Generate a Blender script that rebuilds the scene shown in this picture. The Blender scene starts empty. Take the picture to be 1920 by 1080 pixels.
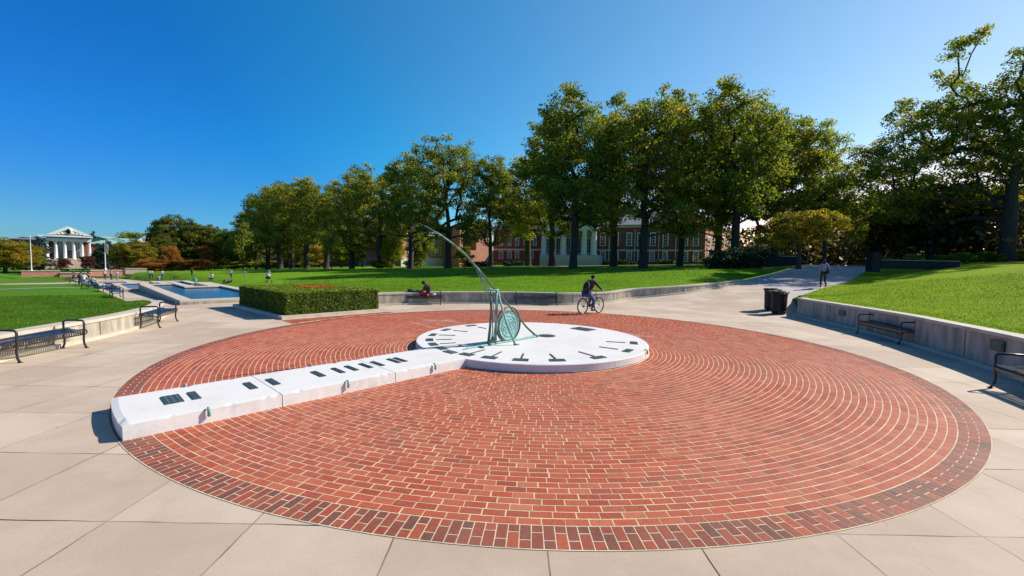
import bpy, bmesh, math, random
import numpy as np
from mathutils import Vector, Matrix
from mathutils.geometry import delaunay_2d_cdt
R = math.radians
scn = bpy.context.scene
COL = scn.collection
random.seed(3); RNG = np.random.default_rng(3)

# ------------------------------------------------------------ camera, sky, sun
FPX, PITCH, ROLL, EYE = 811.4, R(3.4886), R(0.9887), 2.1
cd = bpy.data.cameras.new('camera'); cam = bpy.data.objects.new('camera', cd); COL.objects.link(cam)
cd.sensor_width = 36; cd.lens = FPX/1920*36; cd.clip_start = .05; cd.clip_end = 5000
cam.matrix_world = (Matrix.Translation((0, 0, EYE)) @ Matrix.Rotation(math.pi/2-PITCH, 4, 'X') @ Matrix.Rotation(ROLL, 4, 'Z'))
scn.camera = cam
SUN_DIR_AZ, SUN_EL = R(20), R(37.5)          # azimuth measured from +X towards +Y
sd = Vector((math.cos(SUN_EL)*math.cos(SUN_DIR_AZ), math.cos(SUN_EL)*math.sin(SUN_DIR_AZ), math.sin(SUN_EL)))
sl = bpy.data.lights.new('sun', 'SUN'); sl.energy = 5.0; sl.angle = R(.5); sl.color = (1, .92, .8)
so = bpy.data.objects.new('sun', sl); COL.objects.link(so); so.rotation_euler = sd.to_track_quat('Z', 'Y').to_euler()
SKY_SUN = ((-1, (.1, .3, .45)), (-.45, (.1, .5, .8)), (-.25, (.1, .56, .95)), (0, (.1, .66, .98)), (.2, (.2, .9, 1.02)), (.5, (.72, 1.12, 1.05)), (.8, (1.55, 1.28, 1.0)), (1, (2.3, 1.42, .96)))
SKY_EL = ((0, (2.0, .8, .78)), (.08, (1.8, .82, .8)), (.22, (1.1, .95, .95)), (.5, (1, 1, 1)), (.68, (.75, .75, .75)), (1, (.65, .65, .65)))  # sky above the frame is dimmed to lower the fill light
w = bpy.data.worlds.new('World'); scn.world = w; w.use_nodes = True
nt = w.node_tree; bg = nt.nodes['Background']
sky = nt.nodes.new('ShaderNodeTexSky'); sky.sky_type = 'NISHITA'; sky.sun_disc = False
sky.sun_elevation = SUN_EL; sky.sun_rotation = math.pi/2-SUN_DIR_AZ
sky.altitude = 1200; sky.air_density = 1.15; sky.dust_density = .25; sky.ozone_density = 3.5
hs = nt.nodes.new('ShaderNodeHueSaturation'); hs.inputs['Saturation'].default_value = 1.22; hs.inputs['Value'].default_value = 1.0
nt.links.new(sky.outputs[0], hs.inputs['Color'])
# polarised autumn sky: deep blue away from the sun, pale towards it; the tint depends on world direction only; dimmed overhead and behind the camera to cut ambient fill
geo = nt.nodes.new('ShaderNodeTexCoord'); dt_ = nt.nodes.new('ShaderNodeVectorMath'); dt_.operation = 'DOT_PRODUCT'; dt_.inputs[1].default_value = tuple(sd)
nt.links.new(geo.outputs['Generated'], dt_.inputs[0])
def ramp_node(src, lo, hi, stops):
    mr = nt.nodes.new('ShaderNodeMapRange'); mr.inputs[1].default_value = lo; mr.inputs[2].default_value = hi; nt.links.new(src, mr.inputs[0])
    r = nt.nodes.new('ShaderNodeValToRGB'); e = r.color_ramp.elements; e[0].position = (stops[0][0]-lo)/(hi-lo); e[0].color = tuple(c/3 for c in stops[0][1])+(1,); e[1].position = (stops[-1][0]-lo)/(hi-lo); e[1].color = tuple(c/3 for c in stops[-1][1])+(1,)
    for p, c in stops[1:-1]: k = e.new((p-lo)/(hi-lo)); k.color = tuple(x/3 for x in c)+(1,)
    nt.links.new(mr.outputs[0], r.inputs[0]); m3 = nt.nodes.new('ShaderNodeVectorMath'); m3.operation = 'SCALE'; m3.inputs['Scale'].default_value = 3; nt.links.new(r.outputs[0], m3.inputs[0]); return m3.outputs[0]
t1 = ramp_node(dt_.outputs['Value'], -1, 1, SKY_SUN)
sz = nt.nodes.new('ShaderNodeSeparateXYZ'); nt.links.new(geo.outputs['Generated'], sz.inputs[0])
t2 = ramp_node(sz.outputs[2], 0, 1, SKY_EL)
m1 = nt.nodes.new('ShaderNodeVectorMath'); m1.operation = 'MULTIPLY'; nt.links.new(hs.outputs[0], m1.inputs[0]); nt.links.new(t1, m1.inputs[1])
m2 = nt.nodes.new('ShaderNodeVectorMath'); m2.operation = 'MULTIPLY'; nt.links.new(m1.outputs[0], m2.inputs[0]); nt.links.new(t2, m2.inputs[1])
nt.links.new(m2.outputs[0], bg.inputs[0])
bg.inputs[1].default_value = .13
scn.view_settings.view_transform = 'Standard'; scn.view_settings.look = 'None'
scn.view_settings.exposure = .3; scn.view_settings.gamma = 1
scn.render.resolution_x = 1024; scn.render.resolution_y = 576

# ------------------------------------------------------------ pixel of the 1920 photo -> ray / world point (survey helper)
def ray(x, y):
    a, b = x-960, 540-y
    c, s = math.cos(ROLL), math.sin(ROLL); a, b = c*a-s*b, s*a+c*b
    c, s = math.cos(PITCH), math.sin(PITCH)
    return np.array([a, FPX*c+b*s, -FPX*s+b*c])
def on_z(x, y, z=0.0):
    d = ray(x, y); t = (z-EYE)/d[2]; return (d[0]*t, d[1]*t, z)
def at(x, y, Y):
    d = ray(x, y); t = Y/d[1]; return (d[0]*t, Y, EYE+d[2]*t)
def dirn(a): return np.array([math.cos(R(a)), math.sin(R(a))])
CEN = np.array([.505, 10.912]); RB = 7.87; RD = 2.86; HD = .172
AX = np.array([-14.4, 18.7]); U = np.array([-.719, .695]); V = np.array([.695, .719])   # mall axis
def UV(s, v): p = AX+U*s+V*v; return (p[0], p[1])

# ------------------------------------------------------------ materials
def new_mat(name):
    m = bpy.data.materials.new(name); m.use_nodes = True
    return m, m.node_tree, m.node_tree.nodes['Principled BSDF']
def N(t, k, **kw):
    n = t.nodes.new(k)
    for a, b in kw.items():
        if a in n.inputs: n.inputs[a].default_value = b
        else: setattr(n, a, b)
    return n
def rgb(c): return (c[0], c[1], c[2], 1)
def mat(name, c1, c2=None, scale=4, rough=.6, metal=0, bump=0, detail=5, stretch=None, coat=0, spec=None, bscale=None, lo=.35, hi=.65):
    m, t, b = new_mat(name); L = t.links.new
    b.inputs['Roughness'].default_value = rough; b.inputs['Metallic'].default_value = metal
    if spec is not None: b.inputs['Specular IOR Level'].default_value = spec
    if c2 is None: c2 = tuple(x*.8 for x in c1)
    tc = N(t, 'ShaderNodeTexCoord'); src = tc.outputs['Object']
    if stretch:
        mp = N(t, 'ShaderNodeMapping'); mp.inputs['Scale'].default_value = stretch; L(src, mp.inputs[0]); src = mp.outputs[0]
    n = N(t, 'ShaderNodeTexNoise', Scale=scale, Detail=detail, Roughness=.6); L(src, n.inputs['Vector'])
    r = N(t, 'ShaderNodeValToRGB'); r.color_ramp.elements[0].position = lo; r.color_ramp.elements[1].position = hi
    r.color_ramp.elements[0].color = rgb(c1); r.color_ramp.elements[1].color = rgb(c2)
    L(n.outputs[0], r.inputs[0]); L(r.outputs[0], b.inputs['Base Color'])
    if bump:
        n2 = N(t, 'ShaderNodeTexNoise', Scale=bscale or scale*6, Detail=4); L(src, n2.inputs['Vector'])
        bu = N(t, 'ShaderNodeBump', Strength=bump, Distance=.02); L(n2.outputs[0], bu.inputs['Height']); L(bu.outputs[0], b.inputs['Normal'])
    if coat: b.inputs['Coat Weight'].default_value = coat
    return m

def concrete_slab_mat():
    m, t, b = new_mat('pavement_concrete'); L = t.links.new
    tc = N(t, 'ShaderNodeTexCoord'); sep = N(t, 'ShaderNodeSeparateXYZ')
    # tiny wobble keeps the cut joints from being ruler-straight
    nz = N(t, 'ShaderNodeTexNoise', Scale=2.5, Detail=3); L(tc.outputs['Object'], nz.inputs['Vector'])
    wb = N(t, 'ShaderNodeVectorMath', operation='MULTIPLY_ADD'); wb.inputs[1].default_value = (.03, .03, 0)
    L(nz.outputs['Color'], wb.inputs[0]); L(tc.outputs['Object'], wb.inputs[2]); L(wb.outputs[0], sep.inputs[0])
    def line(out, off, sp, wd):
        a = N(t, 'ShaderNodeMath', operation='SUBTRACT'); L(out, a.inputs[0]); a.inputs[1].default_value = off+.015
        d = N(t, 'ShaderNodeMath', operation='DIVIDE'); L(a.outputs[0], d.inputs[0]); d.inputs[1].default_value = sp
        fr = N(t, 'ShaderNodeMath', operation='FRACT'); L(d.outputs[0], fr.inputs[0])
        s = N(t, 'ShaderNodeMath', operation='SUBTRACT'); L(fr.outputs[0], s.inputs[0]); s.inputs[1].default_value = .5
        ab = N(t, 'ShaderNodeMath', operation='ABSOLUTE'); L(s.outputs[0], ab.inputs[0])
        g = N(t, 'ShaderNodeMath', operation='GREATER_THAN'); L(ab.outputs[0], g.inputs[0]); g.inputs[1].default_value = .5-wd/2/sp
        fl = N(t, 'ShaderNodeMath', operation='FLOOR'); L(d.outputs[0], fl.inputs[0])
        return g.outputs[0], fl.outputs[0]
    lx, fx = line(sep.outputs[0], .29, 1.152, .013); ly, fy = line(sep.outputs[1], 3.29, 1.16, .013)
    jn = N(t, 'ShaderNodeMath', operation='MAXIMUM'); L(lx, jn.inputs[0]); L(ly, jn.inputs[1])
    cmb = N(t, 'ShaderNodeCombineXYZ'); L(fx, cmb.inputs[0]); L(fy, cmb.inputs[1])
    wn = N(t, 'ShaderNodeTexWhiteNoise'); L(cmb.outputs[0], wn.inputs['Vector'])
    n1 = N(t, 'ShaderNodeTexNoise', Scale=.7, Detail=6, Roughness=.65); L(tc.outputs['Object'], n1.inputs['Vector'])
    n2 = N(t, 'ShaderNodeTexNoise', Scale=70, Detail=3); L(tc.outputs['Object'], n2.inputs['Vector'])
    r = N(t, 'ShaderNodeValToRGB'); e = r.color_ramp.elements
    e[0].position = .3; e[0].color = (.47, .36, .27, 1); e[1].position = .7; e[1].color = (.6, .485, .375, 1)
    x = N(t, 'ShaderNodeMath', operation='MULTIPLY_ADD'); L(wn.outputs[0], x.inputs[0]); x.inputs[1].default_value = .34; L(n1.outputs[0], x.inputs[2])
    y = N(t, 'ShaderNodeMath', operation='MULTIPLY_ADD'); L(n2.outputs[0], y.inputs[0]); y.inputs[1].default_value = .35; L(x.outputs[0], y.inputs[2])
    z = N(t, 'ShaderNodeMath', operation='SUBTRACT'); L(y.outputs[0], z.inputs[0]); z.inputs[1].default_value = .34
    L(z.outputs[0], r.inputs[0])
    # dark spots of gum and rust
    vo = N(t, 'ShaderNodeTexVoronoi', Scale=1.7); L(tc.outputs['Object'], vo.inputs['Vector'])
    sp = N(t, 'ShaderNodeMath', operation='LESS_THAN'); L(vo.outputs['Distance'], sp.inputs[0]); sp.inputs[1].default_value = .022
    mx0 = N(t, 'ShaderNodeMixRGB'); mx0.inputs[2].default_value = (.2, .16, .12, 1); L(sp.outputs[0], mx0.inputs[0]); L(r.outputs[0], mx0.inputs[1])
    n3 = N(t, 'ShaderNodeTexNoise', Scale=1.1, Detail=4); L(tc.outputs['Object'], n3.inputs['Vector'])
    mr = N(t, 'ShaderNodeMapRange'); mr.inputs[1].default_value = .35; mr.inputs[2].default_value = .6; L(n3.outputs[0], mr.inputs[0])
    jm = N(t, 'ShaderNodeMath', operation='MULTIPLY'); L(jn.outputs[0], jm.inputs[0]); L(mr.outputs[0], jm.inputs[1])
    jl = N(t, 'ShaderNodeMath', operation='MULTIPLY'); L(jn.outputs[0], jl.inputs[0]); jl.inputs[1].default_value = .35
    jx = N(t, 'ShaderNodeMath', operation='MAXIMUM'); L(jm.outputs[0], jx.inputs[0]); L(jl.outputs[0], jx.inputs[1])
    n5 = N(t, 'ShaderNodeTexNoise', Scale=.45, Detail=10, Roughness=.75); mp5 = N(t, 'ShaderNodeMapping'); mp5.inputs['Location'].default_value = (11, 3, 5); L(tc.outputs['Object'], mp5.inputs[0]); L(mp5.outputs[0], n5.inputs['Vector'])
    mr5 = N(t, 'ShaderNodeMapRange'); mr5.inputs[1].default_value = .5; mr5.inputs[2].default_value = .72; mr5.inputs[4].default_value = .55; L(n5.outputs[0], mr5.inputs[0])
    st = N(t, 'ShaderNodeMixRGB'); st.inputs[2].default_value = (.36, .27, .205, 1); L(mr5.outputs[0], st.inputs[0]); L(mx0.outputs[0], st.inputs[1])
    vc = N(t, 'ShaderNodeTexVoronoi', Scale=.33); vc.feature = 'DISTANCE_TO_EDGE'; L(wb.outputs[0], vc.inputs['Vector'])
    n6 = N(t, 'ShaderNodeTexNoise', Scale=3, Detail=6); L(tc.outputs['Object'], n6.inputs['Vector'])
    va = N(t, 'ShaderNodeVectorMath', operation='MULTIPLY_ADD'); va.inputs[1].default_value = (.25, .25, 0); L(n6.outputs['Color'], va.inputs[0]); L(tc.outputs['Object'], va.inputs[2]); L(va.outputs[0], vc.inputs['Vector'])
    ck = N(t, 'ShaderNodeMath', operation='LESS_THAN'); L(vc.outputs['Distance'], ck.inputs[0]); ck.inputs[1].default_value = .0018
    cn = N(t, 'ShaderNodeMapRange'); cn.inputs[1].default_value = .55; cn.inputs[2].default_value = .6; cn.inputs[4].default_value = .6; L(n3.outputs[0], cn.inputs[0])
    cm = N(t, 'ShaderNodeMath', operation='MULTIPLY'); L(ck.outputs[0], cm.inputs[0]); L(cn.outputs[0], cm.inputs[1])
    jz = N(t, 'ShaderNodeMath', operation='MAXIMUM'); L(jx.outputs[0], jz.inputs[0]); L(cm.outputs[0], jz.inputs[1])
    mx = N(t, 'ShaderNodeMixRGB'); mx.inputs[2].default_value = (.035, .028, .022, 1); L(jz.outputs[0], mx.inputs[0]); L(st.outputs[0], mx.inputs[1])
    L(mx.outputs[0], b.inputs['Base Color']); b.inputs['Roughness'].default_value = .8
    bu = N(t, 'ShaderNodeBump', Strength=.1, Distance=.01); L(n2.outputs[0], bu.inputs['Height']); L(bu.outputs[0], b.inputs['Normal'])
    return m

def brick_mat():
    m, t, b = new_mat('paving_brick'); L = t.links.new
    at_ = N(t, 'ShaderNodeAttribute'); at_.attribute_name = 'tint'
    sp = N(t, 'ShaderNodeSeparateColor'); L(at_.outputs['Color'], sp.inputs[0])
    r = N(t, 'ShaderNodeValToRGB'); e = r.color_ramp.elements
    e[0].position = 0; e[0].color = (.34, .06, .028, 1); e[1].position = .55; e[1].color = (.49, .1, .042, 1)
    k = e.new(1.0); k.color = (.56, .17, .08, 1)
    L(sp.outputs[0], r.inputs[0])
    dk = N(t, 'ShaderNodeMixRGB'); dk.inputs[2].default_value = (.13, .07, .055, 1); L(sp.outputs[1], dk.inputs[0]); L(r.outputs[0], dk.inputs[1])
    tc = N(t, 'ShaderNodeTexCoord')
    n = N(t, 'ShaderNodeTexNoise', Scale=28, Detail=5, Roughness=.7); L(tc.outputs['Object'], n.inputs['Vector'])
    mu = N(t, 'ShaderNodeMixRGB', blend_type='MULTIPLY'); mu.inputs[0].default_value = .55
    rr = N(t, 'ShaderNodeValToRGB'); rr.color_ramp.elements[0].position = .3; rr.color_ramp.elements[0].color = (.62, .6, .6, 1); rr.color_ramp.elements[1].position = .62
    L(n.outputs[0], rr.inputs[0]); L(dk.outputs[0], mu.inputs[1]); L(rr.outputs[0], mu.inputs[2])
    # pale mortar haze left on the bricks in drifting patches
    n2 = N(t, 'ShaderNodeTexNoise', Scale=.55, Detail=7, Roughness=.72); L(tc.outputs['Object'], n2.inputs['Vector'])
    mr = N(t, 'ShaderNodeMapRange'); mr.inputs[1].default_value = .42; mr.inputs[2].default_value = .82; mr.inputs[4].default_value = .26; L(n2.outputs[0], mr.inputs[0])
    hz = N(t, 'ShaderNodeMixRGB'); hz.inputs[2].default_value = (.52, .3, .23, 1); L(mr.outputs[0], hz.inputs[0]); L(mu.outputs[0], hz.inputs[1])
    n4 = N(t, 'ShaderNodeTexNoise', Scale=.9, Detail=9, Roughness=.78); mp4 = N(t, 'ShaderNodeMapping'); mp4.inputs['Location'].default_value = (31, 7, 2); L(tc.outputs['Object'], mp4.inputs[0]); L(mp4.outputs[0], n4.inputs['Vector'])
    mr4 = N(t, 'ShaderNodeMapRange'); mr4.inputs[1].default_value = .53; mr4.inputs[2].default_value = .75; mr4.inputs[4].default_value = .6; L(n4.outputs[0], mr4.inputs[0])
    st = N(t, 'ShaderNodeMixRGB'); st.inputs[2].default_value = (.16, .07, .05, 1); L(mr4.outputs[0], st.inputs[0]); L(hz.outputs[0], st.inputs[1])
    L(st.outputs[0], b.inputs['Base Color']); b.inputs['Roughness'].default_value = .62; b.inputs['Specular IOR Level'].default_value = .35
    bu = N(t, 'ShaderNodeBump', Strength=.35, Distance=.01); L(n.outputs[0], bu.inputs['Height']); L(bu.outputs[0], b.inputs['Normal'])
    return m

def grass_mat(name, c1, c2, c3):
    m, t, b = new_mat(name); L = t.links.new
    tc = N(t, 'ShaderNodeTexCoord')
    n1 = N(t, 'ShaderNodeTexNoise', Scale=.28, Detail=8, Roughness=.7); n2 = N(t, 'ShaderNodeTexNoise', Scale=9, Detail=6, Roughness=.75)
    L(tc.outputs['Object'], n1.inputs['Vector']); L(tc.outputs['Object'], n2.inputs['Vector'])
    ad = N(t, 'ShaderNodeMath', operation='MULTIPLY_ADD'); L(n2.outputs[0], ad.inputs[0]); ad.inputs[1].default_value = .9; L(n1.outputs[0], ad.inputs[2])
    r = N(t, 'ShaderNodeValToRGB'); e = r.color_ramp.elements
    e[0].position = .68; e[0].color = rgb(c1); e[1].position = .95; e[1].color = rgb(c2); k = e.new(1.15 if False else .999); k.color = rgb(c2)
    L(ad.outputs[0], r.inputs[0])
    n3 = N(t, 'ShaderNodeTexNoise', Scale=.9, Detail=9, Roughness=.8); L(tc.outputs['Object'], n3.inputs['Vector'])
    mr = N(t, 'ShaderNodeMapRange'); mr.inputs[1].default_value = .58; mr.inputs[2].default_value = .78; mr.inputs[4].default_value = .6; L(n3.outputs[0], mr.inputs[0])
    mx = N(t, 'ShaderNodeMixRGB'); mx.inputs[2].default_value = rgb(c3); L(mr.outputs[0], mx.inputs[0]); L(r.outputs[0], mx.inputs[1])
    dt = N(t, 'ShaderNodeAttribute'); dt.attribute_name = 'dirt'
    dm = N(t, 'ShaderNodeMath', operation='MULTIPLY_ADD'); L(n3.outputs[0], dm.inputs[0]); dm.inputs[1].default_value = 1.6; L(dt.outputs['Fac'], dm.inputs[2])
    dr = N(t, 'ShaderNodeMapRange'); dr.inputs[1].default_value = 1.15; dr.inputs[2].default_value = 1.6; L(dm.outputs[0], dr.inputs[0])
    my = N(t, 'ShaderNodeMixRGB'); my.inputs[2].default_value = (.27, .15, .07, 1); L(dr.outputs[0], my.inputs[0]); L(mx.outputs[0], my.inputs[1])
    L(my.outputs[0], b.inputs['Base Color']); b.inputs['Roughness'].default_value = .95; b.inputs['Specular IOR Level'].default_value = .05
    bu = N(t, 'ShaderNodeBump', Strength=.9, Distance=.06); L(n2.outputs[0], bu.inputs['Height']); L(bu.outputs[0], b.inputs['Normal'])
    return m

def leaf_mat(name, stops, trans=.56, rough=.6, spec=.25):
    m, t, b = new_mat(name); L = t.links.new
    a = N(t, 'ShaderNodeAttribute'); a.attribute_name = 'tint'
    oi = N(t, 'ShaderNodeObjectInfo')
    ma = N(t, 'ShaderNodeMath', operation='MULTIPLY_ADD'); L(oi.outputs['Random'], ma.inputs[0]); ma.inputs[1].default_value = .22; L(a.outputs['Fac'], ma.inputs[2])
    su = N(t, 'ShaderNodeMath', operation='SUBTRACT'); L(ma.outputs[0], su.inputs[0]); su.inputs[1].default_value = .11
    r = N(t, 'ShaderNodeValToRGB'); e = r.color_ramp.elements
    e[0].position = stops[0][0]; e[0].color = rgb(stops[0][1]); e[1].position = stops[-1][0]; e[1].color = rgb(stops[-1][1])
    for p, c in stops[1:-1]: k = e.new(p); k.color = rgb(c)
    L(su.outputs[0], r.inputs[0]); L(r.outputs[0], b.inputs['Base Color']); b.inputs['Roughness'].default_value = rough
    b.inputs['Specular IOR Level'].default_value = spec
    tr = N(t, 'ShaderNodeBsdfTranslucent'); 
    g = N(t, 'ShaderNodeMixRGB', blend_type='MULTIPLY'); g.inputs[0].default_value = 1; g.inputs[2].default_value = (1.5, 1.45, .7, 1); L(r.outputs[0], g.inputs[1]); L(g.outputs[0], tr.inputs[0])
    mx = N(t, 'ShaderNodeMixShader'); mx.inputs[0].default_value = trans; L(b.outputs[0], mx.inputs[1]); L(tr.outputs[0], mx.inputs[2])
    out = t.nodes['Material Output']; L(mx.outputs[0], out.inputs[0])
    return m

def glass_mat():
    m, t, b = new_mat('window_glass'); b.inputs['Base Color'].default_value = (.03, .04, .06, 1); b.inputs['Roughness'].default_value = .12
    b.inputs['Specular IOR Level'].default_value = .7; return m
def water_mat():
    m, t, b = new_mat('water'); L = t.links.new
    tc = N(t, 'ShaderNodeTexCoord'); n = N(t, 'ShaderNodeTexNoise', Scale=5, Detail=4); L(tc.outputs['Object'], n.inputs['Vector'])
    r = N(t, 'ShaderNodeValToRGB'); r.color_ramp.elements[0].color = (.012, .075, .16, 1); r.color_ramp.elements[1].color = (.03, .14, .26, 1); L(n.outputs[0], r.inputs[0])
    L(r.outputs[0], b.inputs['Base Color']); b.inputs['Roughness'].default_value = .12
    bu = N(t, 'ShaderNodeBump', Strength=.35, Distance=.03); L(n.outputs[0], bu.inputs['Height']); L(bu.outputs[0], b.inputs['Normal']); return m
def chalk_mat():
    m, t, b = new_mat('chalk'); L = t.links.new; b.inputs['Base Color'].default_value = (.8, .68, .62, 1); b.inputs['Roughness'].default_value = .95
    tc = N(t, 'ShaderNodeTexCoord'); n = N(t, 'ShaderNodeTexNoise', Scale=7, Detail=6, Roughness=.8); L(tc.outputs['Object'], n.inputs['Vector'])
    mr = N(t, 'ShaderNodeMapRange'); mr.inputs[1].default_value = .42; mr.inputs[2].default_value = .68; mr.inputs[4].default_value = .6; L(n.outputs[0], mr.inputs[0])
    L(mr.outputs[0], b.inputs['Alpha']); return m

M = {}
M['slab'] = concrete_slab_mat(); M['brick'] = brick_mat()
M['mortar'] = mat('mortar_sand', (.76, .62, .41), (.5, .39, .26), scale=3.1, rough=.95, bump=.3)
M['joint_dark'] = mat('edge_joint', (.09, .07, .055), (.2, .16, .12), scale=9, rough=.95)
M['path'] = mat('path_concrete', (.5, .46, .44), (.42, .38, .36), scale=1.2, rough=.85, bump=.2, bscale=60)
M['wall'] = mat('wall_concrete', (.24, .21, .17), (.47, .42, .34), scale=2.6, rough=.85, bump=.25, stretch=(1.6, 1.6, .35), bscale=30)
M['cap'] = mat('coping_concrete', (.6, .53, .43), (.47, .41, .33), scale=2.5, rough=.8, bump=.2, bscale=40)
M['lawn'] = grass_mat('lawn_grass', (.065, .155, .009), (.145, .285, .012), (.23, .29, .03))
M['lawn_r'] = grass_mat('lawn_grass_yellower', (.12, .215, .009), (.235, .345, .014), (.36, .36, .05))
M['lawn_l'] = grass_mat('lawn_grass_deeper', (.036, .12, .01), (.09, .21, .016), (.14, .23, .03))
def white_mat(name, c, dirt, amount, sc):
    m, t, b = new_mat(name); L = t.links.new; tc = N(t, 'ShaderNodeTexCoord')
    n1 = N(t, 'ShaderNodeTexNoise', Scale=sc, Detail=10, Roughness=.72); n2 = N(t, 'ShaderNodeTexNoise', Scale=26, Detail=6, Roughness=.8); L(tc.outputs['Object'], n1.inputs['Vector']); L(tc.outputs['Object'], n2.inputs['Vector'])
    r1 = N(t, 'ShaderNodeMapRange'); r1.inputs[1].default_value = .48; r1.inputs[2].default_value = .8; r1.inputs[4].default_value = amount; L(n1.outputs[0], r1.inputs[0])
    x = N(t, 'ShaderNodeMixRGB'); x.inputs[1].default_value = rgb(c); x.inputs[2].default_value = rgb(dirt); L(r1.outputs[0], x.inputs[0])
    r2 = N(t, 'ShaderNodeMapRange'); r2.inputs[1].default_value = .64; r2.inputs[2].default_value = .7; r2.inputs[4].default_value = .55; L(n2.outputs[0], r2.inputs[0])
    y = N(t, 'ShaderNodeMath', operation='MULTIPLY'); L(r1.outputs[0], y.inputs[0]); L(r2.outputs[0], y.inputs[1])
    z = N(t, 'ShaderNodeMixRGB'); z.inputs[2].default_value = (.3, .24, .19, 1); L(y.outputs[0], z.inputs[0]); L(x.outputs[0], z.inputs[1]); L(z.outputs[0], b.inputs['Base Color']); b.inputs['Roughness'].default_value = .75; b.inputs['Specular IOR Level'].default_value = .3
    bu = N(t, 'ShaderNodeBump', Strength=.15, Distance=.01); L(n2.outputs[0], bu.inputs['Height']); L(bu.outputs[0], b.inputs['Normal']); return m
M['white'] = white_mat('white_painted_concrete', (.73, .715, .7), (.6, .575, .54), .8, 1.2)
M['white_side'] = white_mat('white_painted_side', (.72, .7, .675), (.5, .44, .39), 1.0, 2.2)
M['bronze'] = mat('dark_bronze_plate', (.07, .085, .085), (.13, .17, .16), scale=12, rough=.5, metal=.6)
M['bronze_hi'] = mat('raised_bronze', (.22, .3, .29), (.14, .19, .18), scale=14, rough=.5, metal=.3)
M['verdigris'] = mat('verdigris_bronze', (.06, .14, .12), (.22, .38, .33), scale=9, rough=.55, metal=.35, bump=.2)
M['verdigris_dark'] = mat('dark_verdigris', (.035, .075, .068), (.1, .17, .15), scale=7, rough=.5, metal=.4)
M['verdigris_pale'] = mat('pale_verdigris', (.34, .58, .54), (.16, .34, .32), scale=16, rough=.6, metal=.2, bump=.6)
M['black'] = mat('black_powdercoat', (.012, .013, .017), (.02, .022, .028), scale=8, rough=.32, coat=.4)
M['bin_black'] = mat('bin_black', (.005, .005, .006), (.009, .009, .01), scale=8, rough=.5)
M['tyre'] = mat('tyre_rubber', (.012, .012, .012), (.02, .02, .02), rough=.8)
M['steel'] = mat('steel', (.55, .55, .56), (.45, .45, .46), rough=.3, metal=.9)
M['water'] = water_mat(); M['glass'] = glass_mat(); M['chalk'] = chalk_mat()
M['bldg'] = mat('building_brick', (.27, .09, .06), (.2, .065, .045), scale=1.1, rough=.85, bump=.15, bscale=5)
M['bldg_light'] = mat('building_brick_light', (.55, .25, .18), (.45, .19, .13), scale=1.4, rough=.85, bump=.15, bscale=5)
M['trim'] = mat('stone_trim', (.68, .65, .6), (.58, .56, .52), scale=2, rough=.7)
M['whitepaint'] = mat('white_woodwork', (.8, .8, .78), (.72, .72, .72), scale=2, rough=.6)
M['slate'] = mat('slate_roof', (.16, .17, .19), (.24, .25, .27), scale=3, rough=.6)
M['copper'] = mat('copper_green_roof', (.22, .42, .38), (.32, .5, .45), scale=2, rough=.6)
M['tanstone'] = mat('tan_stone', (.5, .4, .32), (.42, .33, .27), scale=.6, rough=.85, bump=.2)
M['bluegrey'] = mat('bluegrey_panel', (.32, .38, .44), (.24, .29, .35), scale=1, rough=.6)
M['darkwall'] = mat('shaded_dark_brick', (.03, .02, .022), (.018, .014, .015), scale=2, rough=.9)  # shade on the path-end walls and pier is put into this near-black colour
M['bark'] = mat('bark', (.04, .03, .024), (.075, .058, .045), scale=3, rough=.95, bump=.8, stretch=(3, 3, .5), bscale=12)
GREEN = [(0, (.07, .115, .018)), (.3, (.15, .205, .026)), (.6, (.26, .285, .04)), (.85, (.42, .33, .055)), (1, (.5, .25, .055))]
M['leaf'] = leaf_mat('oak_leaves', GREEN)
M['leaf_y'] = leaf_mat('yellowing_leaves', [(0, (.1, .12, .02)), (.4, (.24, .22, .028)), (.75, (.5, .34, .04)), (1, (.55, .25, .04))])
M['leaf_o'] = leaf_mat('orange_leaves', [(0, (.18, .085, .025)), (.5, (.38, .17, .035)), (1, (.52, .27, .05))])
M['leaf_olive'] = leaf_mat('olive_leaves', [(0, (.07, .095, .018)), (.5, (.17, .19, .028)), (1, (.36, .26, .045))])
M['leaf_brown'] = leaf_mat('bronze_leaves', [(0, (.045, .045, .016)), (.5, (.1, .085, .025)), (1, (.22, .12, .035))], trans=.35)
M['leaf_red'] = leaf_mat('red_leaves', [(0, (.07, .03, .022)), (.5, (.13, .05, .035)), (1, (.2, .08, .05))])
M['needle'] = leaf_mat('conifer_needles', [(0, (.012, .03, .014)), (.6, (.025, .06, .03)), (1, (.06, .1, .05))], trans=.12)
M['needle_b'] = leaf_mat('blue_conifer_needles', [(0, (.02, .045, .045)), (.6, (.045, .085, .085)), (1, (.09, .14, .13))], trans=.12)
M['leaf_young'] = leaf_mat('bright_leaves', [(0, (.1, .15, .02)), (.5, (.24, .3, .03)), (1, (.46, .4, .05))], trans=.58)
M['hedge'] = leaf_mat('box_leaves', [(0, (.05, .1, .014)), (.45, (.15, .22, .022)), (1, (.34, .4, .05))], trans=.35, rough=.5)
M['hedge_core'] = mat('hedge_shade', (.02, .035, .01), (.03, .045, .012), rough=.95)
M['grassblade'] = leaf_mat('grass_blades', [(0, (.05, .12, .014)), (.6, (.11, .22, .025)), (1, (.24, .33, .03))], trans=.45, spec=.08)

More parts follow.
